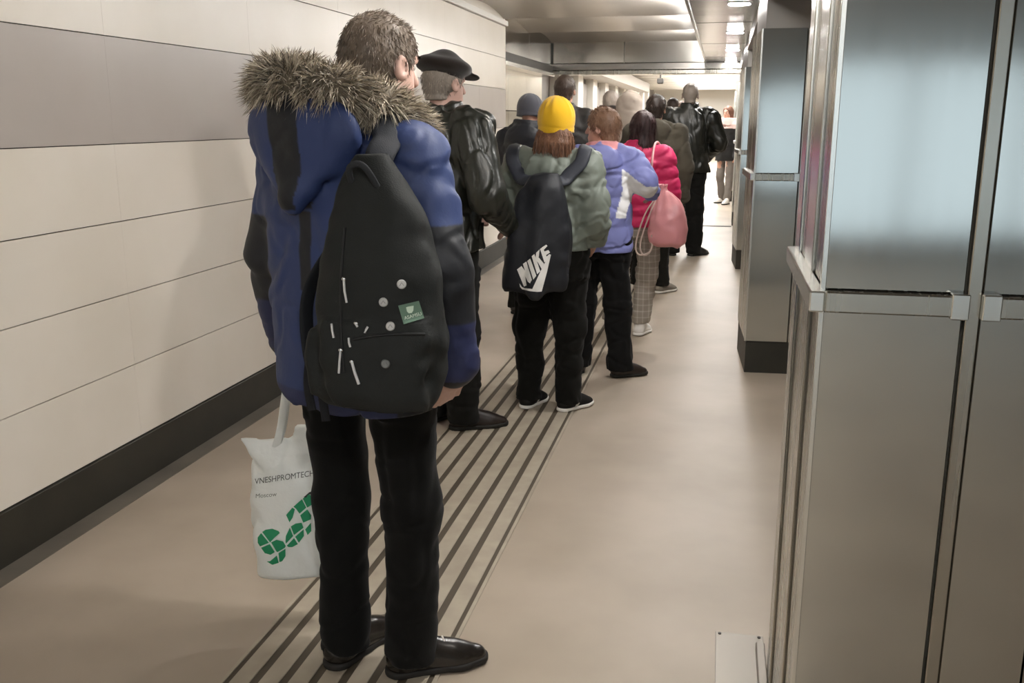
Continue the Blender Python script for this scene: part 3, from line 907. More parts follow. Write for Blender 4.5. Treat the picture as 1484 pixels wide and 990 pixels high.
def surface(objs):
    """one BVH in world space over the given mesh objects"""
    bpy.context.view_layer.update()
    V, F, n = [], [], 0
    for o in objs:
        me = o.data
        v = np.zeros(len(me.vertices) * 3, np.float32); me.vertices.foreach_get('co', v)
        W = np.array(o.matrix_world)
        v = v.reshape(-1, 3) @ W[:3, :3].T + W[:3, 3]
        V.append(v); F += [[i + n for i in p.vertices] for p in me.polygons]; n += len(v)
    return BVHTree.FromPolygons([tuple(p) for p in np.vstack(V)], F)
def hit(bvh, px, py):
    loc, nor, i, d = bvh.ray_cast(Vector(EYE), Vector(ray(px, py)))
    if loc is None:
        return None, None
    return np.array(loc), np.array(nor)
def local_to(parent, P):
    bpy.context.view_layer.update()
    Mi = np.array(parent.matrix_world.inverted())
    return np.asarray(P) @ Mi[:3, :3].T + Mi[:3, 3]
def decal(name, polys, bvh, mat, parent, col, lift=0.0025, step=3.0):
    """flat print: polygons given as outlines, laid on a built surface"""
    bm = bmesh.new()
    for poly in polys:
        vs = [bm.verts.new((p[0], p[1], 0)) for p in poly]
        bm.faces.new(vs)
    bmesh.ops.triangulate(bm, faces=list(bm.faces))
    for _ in range(5):
        es = [e for e in bm.edges if e.calc_length() > step]
        if not es: break
        bmesh.ops.subdivide_edges(bm, edges=es, cuts=1)
        bmesh.ops.triangulate(bm, faces=[f for f in bm.faces if len(f.verts) > 3])
    bm.verts.ensure_lookup_table()
    pts, last = [], None
    for v in bm.verts:
        p, n = hit(bvh, v.co.x, v.co.y)
        if p is None:
            pts.append(None); continue
        pts.append(p - ray(v.co.x, v.co.y) * lift)
    dead = [v for v, p in zip(bm.verts, pts) if p is None]
    good = [p for p in pts if p is not None]
    if good:
        L = local_to(parent, np.array(good))
        k = 0
        for v, p in zip(bm.verts, pts):
            if p is not None:
                v.co = Vector(L[k]); k += 1
    bmesh.ops.delete(bm, geom=dead, context='VERTS')
    me = bpy.data.meshes.new(name); bm.to_mesh(me); bm.free()
    paint(me, lin(col))
    return link(name, me, mat, parent)
def letters(text, size, shear=0.0):
    """outlines of a line of text as triangles in the plane"""
    cu = bpy.data.curves.new('lettering', 'FONT'); cu.body = text; cu.size = size; cu.shear = shear
    o = bpy.data.objects.new('lettering', cu); COL.objects.link(o)
    dg = bpy.context.evaluated_depsgraph_get()
    me = o.evaluated_get(dg).to_mesh()
    me.calc_loop_triangles()
    T = [[tuple(me.vertices[i].co[:2]) for i in t.vertices] for t in me.loop_triangles]
    bpy.data.objects.remove(o)
    return T
def place(tris, origin, right, up):
    o, r, u = np.array(origin, float), np.array(right, float), np.array(up, float)
    return [[tuple(o + r * p[0] + u * p[1]) for p in t] for t in tris]
def snap_to(P, parent, objs, free, off):
    """lay a path on a garment: points after the first few move to its surface"""
    bv = surface(objs)
    W = np.array(parent.matrix_world); Q = P @ W[:3, :3].T + W[:3, 3]
    for i in range(free, len(Q)):
        loc, nor, k, d = bv.find_nearest(Vector(Q[i]))
        if loc is not None:
            Q[i] = np.array(loc) + np.array(nor) * (off + 0.004)
    return local_to(parent, Q)
def ribbon(name, pts, w, thick, up, mat, parent, col, n=28, snap=None, free=4):
    P = spline(pts, n)
    if snap is not None:
        P = snap_to(P, parent, snap, free, thick)
        for _ in range(3):
            P[1:-1] = 0.5 * P[1:-1] + 0.25 * (P[:-2] + P[2:])
    return link(name, tube_mesh(P, w, 10, flat=(up, thick / w), col=lin(col)), mat, parent)

# ================================================================= man in the blue parka
R1 = np.array((-0.92, 2.31, 0.0)); Y1 = rad(-22)
def parka_fn(f, J):
    f.ell((0.005, -0.155, 1.480), (0.172, 0.072, 0.120), rot(0, 0.40), 0.012)
    f.cone((-0.10, -0.165, 1.50), (0.012, -0.215, 1.345), 0.060, 0.034, 0.03, flat=((0.2, 1, 0.2), 0.6))
    f.cone((0.12, -0.165, 1.50), (0.012, -0.215, 1.345), 0.060, 0.034, 0.03, flat=((-0.2, 1, 0.2), 0.6))
    f.cone((-0.15, 0.02, 1.50), (0.0, -0.13, 1.565), 0.05, 0.05, 0.04)
    f.cone((0.15, 0.02, 1.50), (0.0, -0.13, 1.565), 0.05, 0.05, 0.04)
def parka_col(V):
    blue, navy, black = lin('2b3a64'), lin('262c4e'), lin('1a1c21')
    c = np.tile(blue, (len(V), 1))
    x, y, z = V.T
    ex = np.where(x < 0, np.interp(z, [0.95, 1.17, 1.44], [0.275, 0.245, 0.185]), np.interp(z, [0.95, 1.17, 1.44], [0.32, 0.295, 0.215]))
    arm = (np.abs(x) > ex - 0.095) & (np.hypot(np.abs(x) - ex, y * 0.8) < 0.125) & (z < 1.42)
    c[arm & (z < 1.285) & (z > 1.05)] = black
    c[arm & (z <= 1.05)] = navy
    c[arm & (z < 0.905)] = black
    back = y < -0.06
    pan = back & (z > 1.32) & (np.abs(x - 0.012) < 0.046 - 0.2 * np.clip(1.42 - z, 0, 0.14))
    seam = back & (z > 1.12) & (z <= 1.31) & (np.abs(x - 0.012) < 0.018)
    c[pan | seam] = black
    low = (z < 0.86) & ~arm
    c[low] = navy
    return c
def fur_ruff(c):
    core = spline([(-0.12, 0.12, 1.47), (-0.155, 0.01, 1.53), (-0.145, -0.10, 1.58), (-0.085, -0.17, 1.615), (0, -0.195, 1.62), (0.085, -0.17, 1.605), (0.15, -0.075, 1.575), (0.165, 0.04, 1.52), (0.13, 0.11, 1.46)], 40)
    o = link('fur_ruff', tube_mesh(core, 0.042, 12, col=lin('6b6152')), 'fur', c['root'])
    n = 15000
    i = RNG.uniform(0, 38.99, n); a = i.astype(int); t = (i - a)[:, None]
    P = core[a] * (1 - t) + core[a + 1] * t
    T = core[a + 1] - core[a]; T /= np.linalg.norm(T, axis=1)[:, None]
    N = RNG.normal(size=(n, 3)); N -= T * (N * T).sum(1)[:, None]; N /= np.linalg.norm(N, axis=1)[:, None]
    clump = RNG.normal(size=(60, 3))[(i * 1.5).astype(int) % 60] * 0.45
    Dv = N + clump + T * RNG.normal(0, 0.35, (n, 1))
    pal = np.array([lin(h) for h in ('a09483', 'c9bda8', 'e6ddcc', '6f6352', '4a4034', 'b3a793', '8a826c')])
    cc = pal[RNG.choice(7, n, p=[.22, .2, .12, .14, .08, .14, .10])]
    strands('fur_hair', P + N * 0.036, Dv, RNG.uniform(0.025, 0.060, n), 0.0017, cc, 'fur', o, bend=np.array((0, 0, -0.3)))
c1 = person('man in a blue hooded parka with a fur ruff and black trousers', R1, Y1, 1.0,
    dict(sh=0.215, shl=0.185, shz=1.435, hip=0.118, head=(0.055, 0.075, 1.658), hpitch=rad(-4), hyaw=rad(-8),
         elL=(-0.245, -0.03, 1.17), wrL=(-0.275, 0.03, 0.95), elR=(0.295, -0.03, 1.17), wrR=(0.32, 0.0, 0.965),
         knL=(-0.088, 0.01, 0.50), anL=(-0.070, -0.02, 0.09), knR=(0.155, 0.03, 0.50), anR=(0.128, 0.040, 0.09),
         ftL=4, ftR=-38, hb=0.006, hc=0.0065, curl=0.55, hdR=(-0.15, 0.1, -1), skin='c9a596'),
    dict(hem=0.81, h=0.0065, rx=0.245, ry=0.165, arm=(0.092, 0.086, 0.070), col=parka_col, mat='nylon', amp=0.0048, cr=1.3, wr=(0.13, 0.13, 0.10), fn=parka_fn, collar=0.10, collar_top=1.58,
         secs=[(0.81, 0.015, -0.01, 0.242, 0.172), (0.87, 0.015, -0.01, 0.242, 0.174), (1.0, 0.015, -0.01, 0.238, 0.17), (1.2, 0.012, -0.015, 0.232, 0.165), (1.36, 0.01, -0.02, 0.215, 0.15), (1.45, 0, -0.03, 0.17, 0.12), (1.50, 0, -0.03, 0.11, 0.09)]),
    dict(hip=0.185, dep=0.13, cx=0.022, r=(0.096, 0.075, 0.070), hem=0.05, col='090908', amp=0.004),
    dict(col='1d1916', sole='161310', hs=0.0045, L=0.285, laces='cfc9c0', mat='polished'),
    hair_short('74675a', n=7000, length=0.014, var=0.16, h=0.005), fur_ruff)

# backpack hanging from his right shoulder
def backpack():
    base = at_y(556, 586, 2.03)
    t = thing('backpack', tuple(base), 'black teardrop backpack with pin badges and a green patch on the parka', 'backpack', rad(4), 0.95)
    f = Field((-0.23, -0.16, -0.03), (0.23, 0.16, 0.68), 0.006)
    f.loft([(0.0, -0.005, 0, 0.135, 0.060), (0.05, -0.005, 0, 0.158, 0.085), (0.20, 0, 0, 0.160, 0.092), (0.34, 0, 0, 0.148, 0.085), (0.45, -0.005, 0.01, 0.118, 0.070), (0.54, -0.012, 0.02, 0.078, 0.050), (0.605, -0.018, 0.03, 0.036, 0.030)], 0.02, 2.7)
    f.loft([(0.015, 0.0, -0.075, 0.115, 0.030), (0.06, 0.0, -0.085, 0.128, 0.036), (0.16, 0, -0.085, 0.128, 0.034), (0.23, 0, -0.075, 0.120, 0.024)], 0.01, 3.0)
    f.loft([(0.03, -0.155, 0.0, 0.022, 0.055), (0.12, -0.160, 0.0, 0.026, 0.062), (0.20, -0.155, 0.0, 0.018, 0.058)], 0.01, 2.4)
    f.noise(0.005, 0.07, 21); f.noise(0.003, 0.03, 22)
    b = f.build('bag_body', 'canvas', t, '1d1f1e')
    # shoulder strap over the right shoulder, second strap and webbing hanging free at the left
    top = base + (-0.018, 0.03, 0.552)
    W1 = np.array(Matrix.Rotation(Y1, 3, 'Z'))
    sh = R1 + W1 @ np.array((0.195, -0.085, 1.525)); sh2 = R1 + W1 @ np.array((0.20, 0.02, 1.545)); sh3 = R1 + W1 @ np.array((0.19, 0.17, 1.42))
    sh4 = R1 + W1 @ np.array((0.20, 0.205, 1.10)); end = base + (0.13, 0.06, 0.06)
    sh5 = R1 + W1 @ np.array((0.24, 0.12, 0.92))
    pts = local_to(t, [top + (0.0, -0.01, -0.07), top * 0.55 + sh * 0.45 + (0.012, -0.015, 0.0), sh, sh2, sh3, sh4])
    ribbon('shoulder_strap', pts, 0.036, 0.008, (0.35, -0.72, 0.6), 'canvas', t, '23252a', 32, [c1['jacket']], 7)
    pts = local_to(t, [base + (-0.075, 0.02, 0.42), base + (-0.165, 0.04, 0.31), base + (-0.20, 0.04, 0.22), base + (-0.198, 0.04, 0.10), base + (-0.17, 0.03, 0.03)])
    ribbon('loose_strap', pts, 0.026, 0.006, (0.9, -0.3, 0.2), 'canvas', t, '1b1d20')
    for dx, L in ((-0.19, -0.03), (-0.155, -0.055)):
        pts = local_to(t, [base + (dx, 0.02, 0.10), base + (dx - 0.006, 0.015, 0.03), base + (dx + 0.004, 0.01, L)])
        ribbon('webbing_tail', pts, 0.012, 0.003, (0, -1, 0), 'canvas', t, '17181c', 14)
    pts = local_to(t, [base + (-0.05, -0.015, 0.50), base + (-0.045, -0.045, 0.548), base + (-0.01, -0.05, 0.553), base + (0.02, -0.02, 0.49)])
    ribbon('grab_handle', pts, 0.008, 0.004, (0, -1, 0), 'canvas', t, '2b2d30', 20)
    bv = surface([b])
    def zip_line(name, px):
        L = []
        for (x, y) in px:
            p, n = hit(bv, x, y)
            if p is not None: L.append(p + n * 0.001)
        if len(L) > 2:
            link(name, tube_mesh(local_to(t, L), 0.0035, 6, col=lin('101112')), 'matte', t)
    zip_line('zipper', [(500 - 6 * math.sin(k / 15 * 3.1), 330 + k * 15) for k in range(15)])
    zip_line('pocket_zipper', [(512 + k * 8, 492 - 1.6 * k + 0.08 * k * k) for k in range(14)])
    def pull(a, b_, w=0.0028, colr='c9c9c9', ring=True):
        p, n = hit(bv, *a); q, n2 = hit(bv, *b_)
        if p is None or q is None: return
        L = local_to(t, [p + n * 0.006, (p + q) / 2 + n * 0.009, q + n2 * 0.006])
        o = link('zip_pull', tube_mesh(L, w, 8, col=lin(colr)), 'satin', t)
        if ring:
            c = local_to(t, [p + n * 0.006])[0]
            bm = bmesh.new(); bmesh.ops.create_uvsphere(bm, u_segments=10, v_segments=6, radius=0.0055)
            me = bpy.data.meshes.new('zip_slider'); bm.to_mesh(me); bm.free()
            s = link('zip_slider', me, 'chrome', o); s.location = c; s.scale = (1, 0.5, 0.9)
    pull((500, 404), (504, 438)); pull((482, 470), (485, 490), ring=False); pull((495, 508), (493, 540))
    pull((511, 524), (521, 556), 0.0035); pull((507, 490), (509, 503), ring=False)
    pull((517, 470), (519, 474)); pull((534, 474), (530, 483), ring=False)
    for (x, y), hx in (((582, 412), 'b7b7b4'), ((556, 438), 'a9a9a6'), ((566, 473), 'b0b0ad'), ((559, 527), '6d6f6c')):
        p, n = hit(bv, x, y)
        if p is None: continue
        bm = bmesh.new(); bmesh.ops.create_cone(bm, cap_ends=True, segments=24, radius1=0.0115, radius2=0.0095, depth=0.005)
        bmesh.ops.bevel(bm, geom=list(bm.edges), offset=0.001, segments=1, affect='EDGES')
        me = bpy.data.meshes.new('pin_badge'); bm.to_mesh(me); bm.free(); paint(me, lin(hx))
        nn = -ray(x, y) * 0.5 + n * 0.5
        o = link('pin_badge', me, 'satin', t)
        o.location = local_to(t, [p + n * 0.002])[0]
        o.rotation_euler = (t.matrix_world.to_3x3().inverted() @ Vector(nn)).to_track_quat('Z', 'Y').to_euler()
        me = tube_mesh([(-0.005, -0.004, 0.003), (0.0, 0.004, 0.003), (0.005, -0.003, 0.003)], 0.0009, 5, col=lin('7b7b78'))
        link('badge_mark', me, 'satin', o)
    # square corners at the pixel corners of the patch
    decal('green_patch', [[(577, 443), (607, 436), (615, 461), (585, 470)]], bv, 'matte', t, '5f7a68', 0.004, 6)
    T = letters('ASAMSU', 7.0)
    decal('patch_lettering', place(T, (586.5, 463.5), (0.96, -0.27), (-0.28, -0.95)), bv, 'matte', t, 'd9e6d6', 0.0055, 4)
    lu = [[(588.5, 445.5), (591.0, 444.6), (594.2, 452.5), (596.5, 443.5), (599.5, 443.2), (599.0, 450), (596.8, 453.6), (592.5, 454.2), (589.8, 451.5)]]
    decal('patch_emblem', lu, bv, 'matte', t, 'cfe0cc', 0.0055, 4)
backpack()

# white plastic carrier bag in his left hand
def carrier():
    hand_w = R1 + np.array(Matrix.Rotation(Y1, 3, 'Z')) @ np.array((-0.285, 0.04, 0.86))
    base = at_y(434, 834, 2.47)
    t = thing('carrier_bag', tuple(base), 'white plastic carrier bag with green lettering in the hand of the parka man', 'bag', rad(18))
    f = Field((-0.21, -0.10, -0.03), (0.21, 0.10, 0.50), 0.006)
    f.loft([(0.0, 0.0, 0, 0.118, 0.030), (0.03, 0.0, 0, 0.132, 0.052), (0.15, 0, 0, 0.135, 0.058), (0.30, 0, 0, 0.128, 0.040), (0.40, 0, 0, 0.124, 0.020), (0.445, 0, 0, 0.120, 0.010)], 0.02, 3.0)
    f.loft([(0.40, 0.035, 0, 0.080, 0.016), (0.455, 0.030, 0, 0.055, 0.014), (0.485, 0.025, 0, 0.030, 0.012)], 0.02, 2.4)
    f.noise(0.005, (0.05, 0.05, 0.14), 31); f.noise(0.003, 0.035, 32); f.crease(0.004, (0.06, 0.06, 0.12), 33)
    b = f.build('bag_body', 'bag_plastic', t, 'ebece8')
    hp = local_to(t, [hand_w])[0]
    for dy in (-0.02, 0.02):
        pts = [(-0.045, dy * 0.5, 0.42), (-0.03 + hp[0] * 0.3, dy + hp[1] * 0.3, 0.49), (hp[0] - 0.012, hp[1] + dy * 0.5, hp[2] - 0.03), (hp[0] + 0.004, hp[1], hp[2] - 0.02),
               (hp[0] + 0.02, hp[1] + dy * 0.5, hp[2] - 0.04), (0.055 + hp[0] * 0.2, dy + hp[1] * 0.2, 0.49), (0.065, dy * 0.5, 0.42)]
        ribbon('handle', pts, 0.013, 0.004, (0.3, -1, 0.2), 'matte', t, 'e6e8e4', 30)
    bv = surface([b])
    T = letters('VNESHPROMTECHOBMEN', 13.0)
    decal('bag_lettering', place(T, (369, 702), (0.80, -0.115), (0.02, -0.92)), bv, 'matte', t, '565a55', 0.003, 6)
    T = letters('Moscow', 11.0)
    decal('bag_lettering', place(T, (370, 722), (0.82, -0.08), (0.02, -0.80)), bv, 'matte', t, '7d827b', 0.003, 6)
    # large green geometric letters set on a slant, cut by a white cross grid
    def Q(pts, o=(340, 600), s=0.2425):
        return [(o[0] + x * s, o[1] + y * s) for (x, y) in pts]
    def arc(cx, cy, r, a0, a1, n=10):
        return [(cx + r * math.cos(rad(a)), cy + r * math.sin(rad(a))) for a in np.linspace(a0, a1, n)]
    S1 = [[(165, 705), (185, 692), (225, 686), (262, 700), (270, 712), (240, 738), (212, 768)],
          [(158, 712), (205, 770), (152, 792), (138, 770), (138, 738)],
          [(158, 800), (210, 778), (240, 826), (215, 842), (180, 832)],
          [(218, 768), (250, 752), (290, 762), (306, 790), (300, 800), (256, 826), (250, 822)],
          [(262, 832), (304, 806), (304, 850), (285, 880), (268, 886)],
          [(192, 882), (212, 880), (252, 846), (264, 890), (225, 902)]]
    O1 = [[(304, 760), (306, 730), (330, 680), (350, 730), (306, 776)],
          [(336, 672), (365, 655), (400, 650), (412, 680), (355, 724)],
          [(362, 734), (412, 690), (414, 730), (384, 770)],
          [(312, 788), (355, 742), (378, 778), (345, 796), (322, 796)]]
    A1 = [[(308, 604), (345, 560), (360, 570), (346, 620), (328, 648)],
          [(352, 554), (402, 510), (428, 560), (388, 596), (366, 566)],
          [(392, 606), (434, 570), (458, 606), (456, 630), (410, 650)],
          [(408, 506), (440, 478), (460, 490), (466, 540), (434, 560)],
          [(422, 690), (456, 650), (458, 700), (436, 724)]]
    decal('bag_emblem', [Q(p) for p in S1 + O1 + A1], bv, 'matte', t, '1d8a5c', 0.0035, 5)
    decal('bag_emblem', [Q([(412, 498), (446, 468), (470, 460), (470, 480), (440, 482), (428, 500)])], bv, 'matte', t, '2a2d2a', 0.0038, 5)
carrier()

# ================================================================= man in flat cap and leather jacket
def flat_cap(c):
    H, HR, hc = c['H'], c['HR'], c['hc']
    f = Field(hc - 0.19, hc + 0.19, 0.006)
    f.ell(H(0, -0.010, 0.075), (0.116, 0.138, 0.050), HR @ rot(0, -0.10), 0.02)
    f.cone(H(0, -0.01, 0.055), H(0, -0.008, 0.022), 0.094, 0.088, 0.02, flat=(HR[:, 0], 0.9))
    f.ell(H(0, 0.125, 0.045), (0.075, 0.055, 0.012), HR @ rot(0, -0.25), 0.01)
    f.cut(-HR[:, 2], float(-(HR[:, 2] @ hc) - 0.018))
    f.noise(0.004, 0.06, 41)
    f.build('flat_cap', 'wool', c['root'], '221b17')
def cap_extra(c):
    flat_cap(c)
c2 = person('man in a dark flat cap and black leather jacket by the wall', (-1.30, 4.47, 0.0), rad(-34), 1.035,
    dict(sh=0.205, shz=1.43, hpitch=rad(-3), elL=(-0.30, 0.02, 1.16), wrL=(-0.14, 0.22, 1.04), elR=(0.31, -0.02, 1.15), wrR=(0.20, 0.21, 1.0),
         anL=(-0.10, -0.02, 0.09), anR=(0.10, 0.02, 0.09), ftL=6, ftR=-28, hb=0.0075, hc=0.008, skin='c6a294'),
    dict(hem=0.885, rx=0.225, ry=0.155, arm=(0.100, 0.088, 0.066), col='23251f', mat='leather', amp=0.012, wr=(0.08, 0.08, 0.16), collar=0.088, collar_top=1.545),
    dict(col='12110e', r=(0.105, 0.086, 0.080), hem=0.04), dict(col='241a16', hs=0.006, L=0.285),
    hair_short('8d8379', n=1800, length=0.018), cap_extra)

# ================================================================= girl in yellow beanie
def girl_hat(c):
    beanie('f0bd2a', low=-0.045, tall=0.012)(c)
c3 = person('girl in a mustard yellow beanie and grey-green puffer jacket', (-0.84, 4.87, 0.0), rad(-6), 0.918,
    dict(sh=0.195, shz=1.415, head=(0.02, 0.02, 1.635), elL=(-0.255, -0.03, 1.15), wrL=(-0.215, 0.14, 0.99), elR=(0.255, -0.05, 1.15), wrR=(0.215, 0.13, 0.99),
         knL=(-0.125, 0.01, 0.50), anL=(-0.125, -0.01, 0.09), knR=(0.115, 0.01, 0.5), anR=(0.110, 0.0, 0.09), ftL=-12, ftR=-30, hb=0.008, hc=0.008),
    dict(hem=0.955, rx=0.212, ry=0.158, arm=(0.092, 0.084, 0.068), quilt=(0.016, 0.135, 0.955), col='747b72', mat='nylon', amp=0.010, collar=0.098, collar_top=1.53),
    dict(col='100f0c', hip=0.225, dep=0.15, r=(0.128, 0.095, 0.070), hem=0.05),
    dict(col='14120f', sole='ece8e2', mat='canvas', hs=0.006, L=0.265,
         paint=lambda V, b, fd, sd: np.where((np.abs(((V - b) @ fd) - 0.11 - 0.5 * (V[:, 2] - 0.05)) < 0.011)[:, None] & (V[:, 2] < 0.075)[:, None], lin('e9e6e0'), lin('14120f'))),
    hair_long('78553f', drop=0.20, n=3500, width=0.10, h=0.007, shrink=0.012, top=-0.03), girl_hat)
def bag3():
    base = at_y(779, 424, 4.60)
    t = thing('backpack', tuple(base), 'black backpack with a white sports logo on the girl in the yellow beanie', 'backpack', rad(3))
    f = Field((-0.26, -0.15, -0.03), (0.26, 0.17, 0.66), 0.007)
    f.loft([(0.0, -0.012, 0.02, 0.155, 0.075), (0.05, -0.01, 0.01, 0.170, 0.095), (0.22, 0.0, 0.01, 0.165, 0.100), (0.40, 0.015, 0.02, 0.135, 0.085), (0.52, 0.02, 0.03, 0.105, 0.065), (0.585, 0.02, 0.04, 0.07, 0.045)], 0.02, 2.8)
    f.cone((0.02, -0.02, 0.50), (0.0, -0.085, 0.02), 0.05, 0.045, 0.04)
    f.noise(0.008, (0.07, 0.07, 0.16), 51); f.noise(0.003, 0.035, 52)
    b = f.build('bag_body', 'nylon', t, '1c1e24')
    Wm = np.array(Matrix.Rotation(rad(-6), 3, 'Z')) * 0.918
    A = np.array((-0.84, 4.87, 0.0))
    for s_, tx in ((1, 0.07), (-1, -0.03)):
        top = base + (tx, 0.03, 0.545)
        k1 = A + Wm @ np.array((s_ * 0.155, -0.205, 1.365)); k2 = A + Wm @ np.array((s_ * 0.20, -0.12, 1.475)); k3 = A + Wm @ np.array((s_ * 0.20, 0.06, 1.50)); k4 = A + Wm @ np.array((s_ * 0.17, 0.20, 1.32)); k5 = A + Wm @ np.array((s_ * 0.19, 0.215, 1.12))
        pts = local_to(t, [top, k1, k2, k3, k4, k5])
        ribbon('shoulder_strap', pts, 0.036, 0.008, (s_ * 0.1, -0.8, 0.6), 'nylon', t, '2c2f38', 32, [c3['jacket']], 4)
    pts = local_to(t, [base + (0.085, 0.0, 0.52), base + (0.135, -0.01, 0.35), base + (0.15, -0.01, 0.10)])
    link('piping', tube_mesh(spline(pts, 16), 0.007, 8, col=lin('2d3038')), 'nylon', t)
    bv = surface([b])
    def Q(pts): return [(730 + x / 9.9, 330 + y / 9.9) for (x, y) in pts]
    N_ = [[(190, 600), (255, 550), (300, 640), (328, 830), (290, 845)], [(255, 550), (400, 750), (378, 800), (345, 775), (290, 660)], [(275, 520), (325, 485), (405, 750), (375, 795), (350, 770)]]
    I_ = [[(337, 478), (380, 443), (468, 690), (425, 745)]]
    K_ = [[(400, 410), (440, 378), (525, 625), (480, 668)], [(455, 455), (465, 360), (515, 312), (505, 400), (490, 500)], [(470, 460), (505, 430), (580, 520), (548, 600)]]
    E_ = [[(520, 305), (560, 280), (632, 455), (585, 500)], [(545, 285), (610, 243), (628, 262), (575, 318)], [(575, 345), (640, 320), (665, 355), (600, 400)], [(605, 425), (655, 378), (668, 400), (625, 450)]]
    SW = [[(410, 880), (530, 620), (655, 382), (678, 388), (620, 640), (545, 918)], [(410, 880), (545, 918), (480, 922), (380, 912)], [(225, 798), (260, 850), (300, 868), (410, 880), (380, 912), (265, 885), (235, 850)]]
    decal('logo_lettering', [Q(p) for p in N_ + I_ + K_ + E_ + SW], bv, 'matte', t, 'eceae6', 0.004, 4)
bag3()

# ================================================================= girl in blue and white jacket
def jacket4(V):
    c = np.tile(lin('7a7fb6'), (len(V), 1)); x, y, z = V.T
    c[(z > 1.50) & (np.abs(x) < 0.115) & (y > -0.125)] = lin('dd9a9c')
    ax = np.clip((x - 0.15) / 0.16, 0, 1); zc = 1.415 - 0.11 * ax
    w = (x > 0.155) & (z < zc - 0.030) & (z > zc - 0.14) & (y < 0.06)
    edge = 0.125 + 0.25 * np.clip(z - 1.10, 0, 0.2)
    w |= (x > edge) & (x < edge + 0.062) & (z > 1.075) & (z < 1.30) & (y < 0.02)
    c[w] = lin('ecebec')
    return c
c4 = person('girl with short light brown hair in a lavender blue and white ski jacket', (-0.68, 5.62, 0.0), rad(-2), 0.905,
    dict(sh=0.19, shz=1.42, head=(0.0, 0.02, 1.632), hyaw=rad(75), elL=(-0.26, 0.02, 1.15), wrL=(-0.17, 0.20, 1.08), elR=(0.295, -0.07, 1.305), wrR=(0.30, 0.16, 1.23),
         anL=(-0.13, 0.03, 0.09), knL=(-0.105, 0.03, 0.5), anR=(0.165, -0.02, 0.09), knR=(0.13, 0.0, 0.5), ftL=8, ftR=-55, hb=0.008, hc=0.008, skin='bf9483'),
    dict(hem=0.845, rx=0.205, ry=0.145, arm=(0.088, 0.080, 0.060), col=jacket4, mat='nylon', amp=0.009, collar=0.10, collar_top=1.545, quilt=(0.008, 0.17, 0.845),
         fn=lambda f, J: hood_down(f, -0.13, 1.43, (0.145, 0.085, 0.105))),
    dict(col='0e0d0d', hip=0.20, r=(0.112, 0.086, 0.086), hem=0.05), dict(col='241a14', L=0.265),
    hair_short('7a5c48', n=2500, length=0.020, thick=0.013, nape=-0.095, h=0.007))

# ================================================================= girl in magenta jacket with plaid trousers
c5 = person('girl with long dark hair in a magenta puffer jacket and grey plaid trousers', (-0.56, 6.80, 0.0), rad(-8), 0.90,
    dict(sh=0.19, shz=1.415, head=(0.03, 0.02, 1.632), elL=(-0.26, 0.0, 1.15), wrL=(-0.19, 0.2, 1.05), elR=(0.258, -0.01, 1.14), wrR=(0.22, 0.19, 1.05),
         anL=(-0.20, 0.03, 0.09), knL=(-0.15, 0.03, 0.5), anR=(0.055, -0.01, 0.09), knR=(0.10, 0.0, 0.5), ftL=10, ftR=-10, hb=0.009, hc=0.009),
    dict(hem=0.875, rx=0.20, ry=0.145, arm=(0.086, 0.078, 0.060), quilt=(0.014, 0.09, 0.875), col='c0265a', amp=0.006, collar=0.098, collar_top=1.54),
    dict(mat='plaid', hip=0.195, r=(0.110, 0.085, 0.074), hem=0.10), dict(col='e6e2dc', sole='efece6', mat='canvas', L=0.255),
    hair_long('33201f', drop=0.235, n=2500, width=0.086, h=0.008))
def pink_bag():
    base = at_y(966, 357, 6.42)
    t = thing('drawstring_bag', tuple(base), 'pink faux leather drawstring bag behind the magenta jacket', 'bag', rad(-6))
    f = Field((-0.2, -0.16, -0.03), (0.2, 0.16, 0.50), 0.007)
    f.loft([(0.0, 0.0, 0, 0.080, 0.050), (0.035, 0.0, 0, 0.118, 0.085), (0.14, 0.005, 0, 0.128, 0.095), (0.24, 0, 0, 0.115, 0.085), (0.33, -0.025, 0, 0.075, 0.055), (0.375, -0.045, 0, 0.035, 0.030), (0.41, -0.05, 0, 0.045, 0.035)], 0.02, 2.2)
    X, Y, Z = np.meshgrid(*f.ax, indexing='ij')
    a = np.arctan2(Y, X + 0.03)
    f.D += (0.007 * np.cos(a * 8) * np.clip((Z - 0.15) / 0.2, 0, 1) * (np.abs(f.D) < 0.05)).astype(np.float32)
    f.noise(0.006, 0.06, 61); f.noise(0.003, 0.03, 62)
    f.build('bag_body', 'leather', t, 'd58f92')
    A = np.array((-0.56, 6.80, 0.0)); Wm = np.array(Matrix.Rotation(rad(-8), 3, 'Z')) * 0.90
    k = [A + Wm @ np.array(v) for v in ((0.15, -0.19, 1.25), (0.145, -0.17, 1.40), (0.14, -0.06, 1.515), (0.15, 0.08, 1.49), (0.16, 0.17, 1.30))]
    pts = local_to(t, [base + (-0.045, 0.0, 0.37)] + k)
    link('shoulder_cord', tube_mesh(spline(pts, 30), 0.008, 8, col=lin('d9a3a4')), 'leather', t)
    for dx in (0.0, 0.03):
        pts = [(-0.05, -0.02, 0.36), (-0.11 - dx, -0.05, 0.22), (-0.17 - dx, -0.04, 0.02), (-0.15 - dx, -0.03, -0.06), (-0.10, -0.03, -0.03), (-0.09, -0.06, 0.08)]
        link('drawcord', tube_mesh(spline(pts, 26), 0.0055, 8, col=lin('cdb9ae')), 'leather', t)
pink_bag()

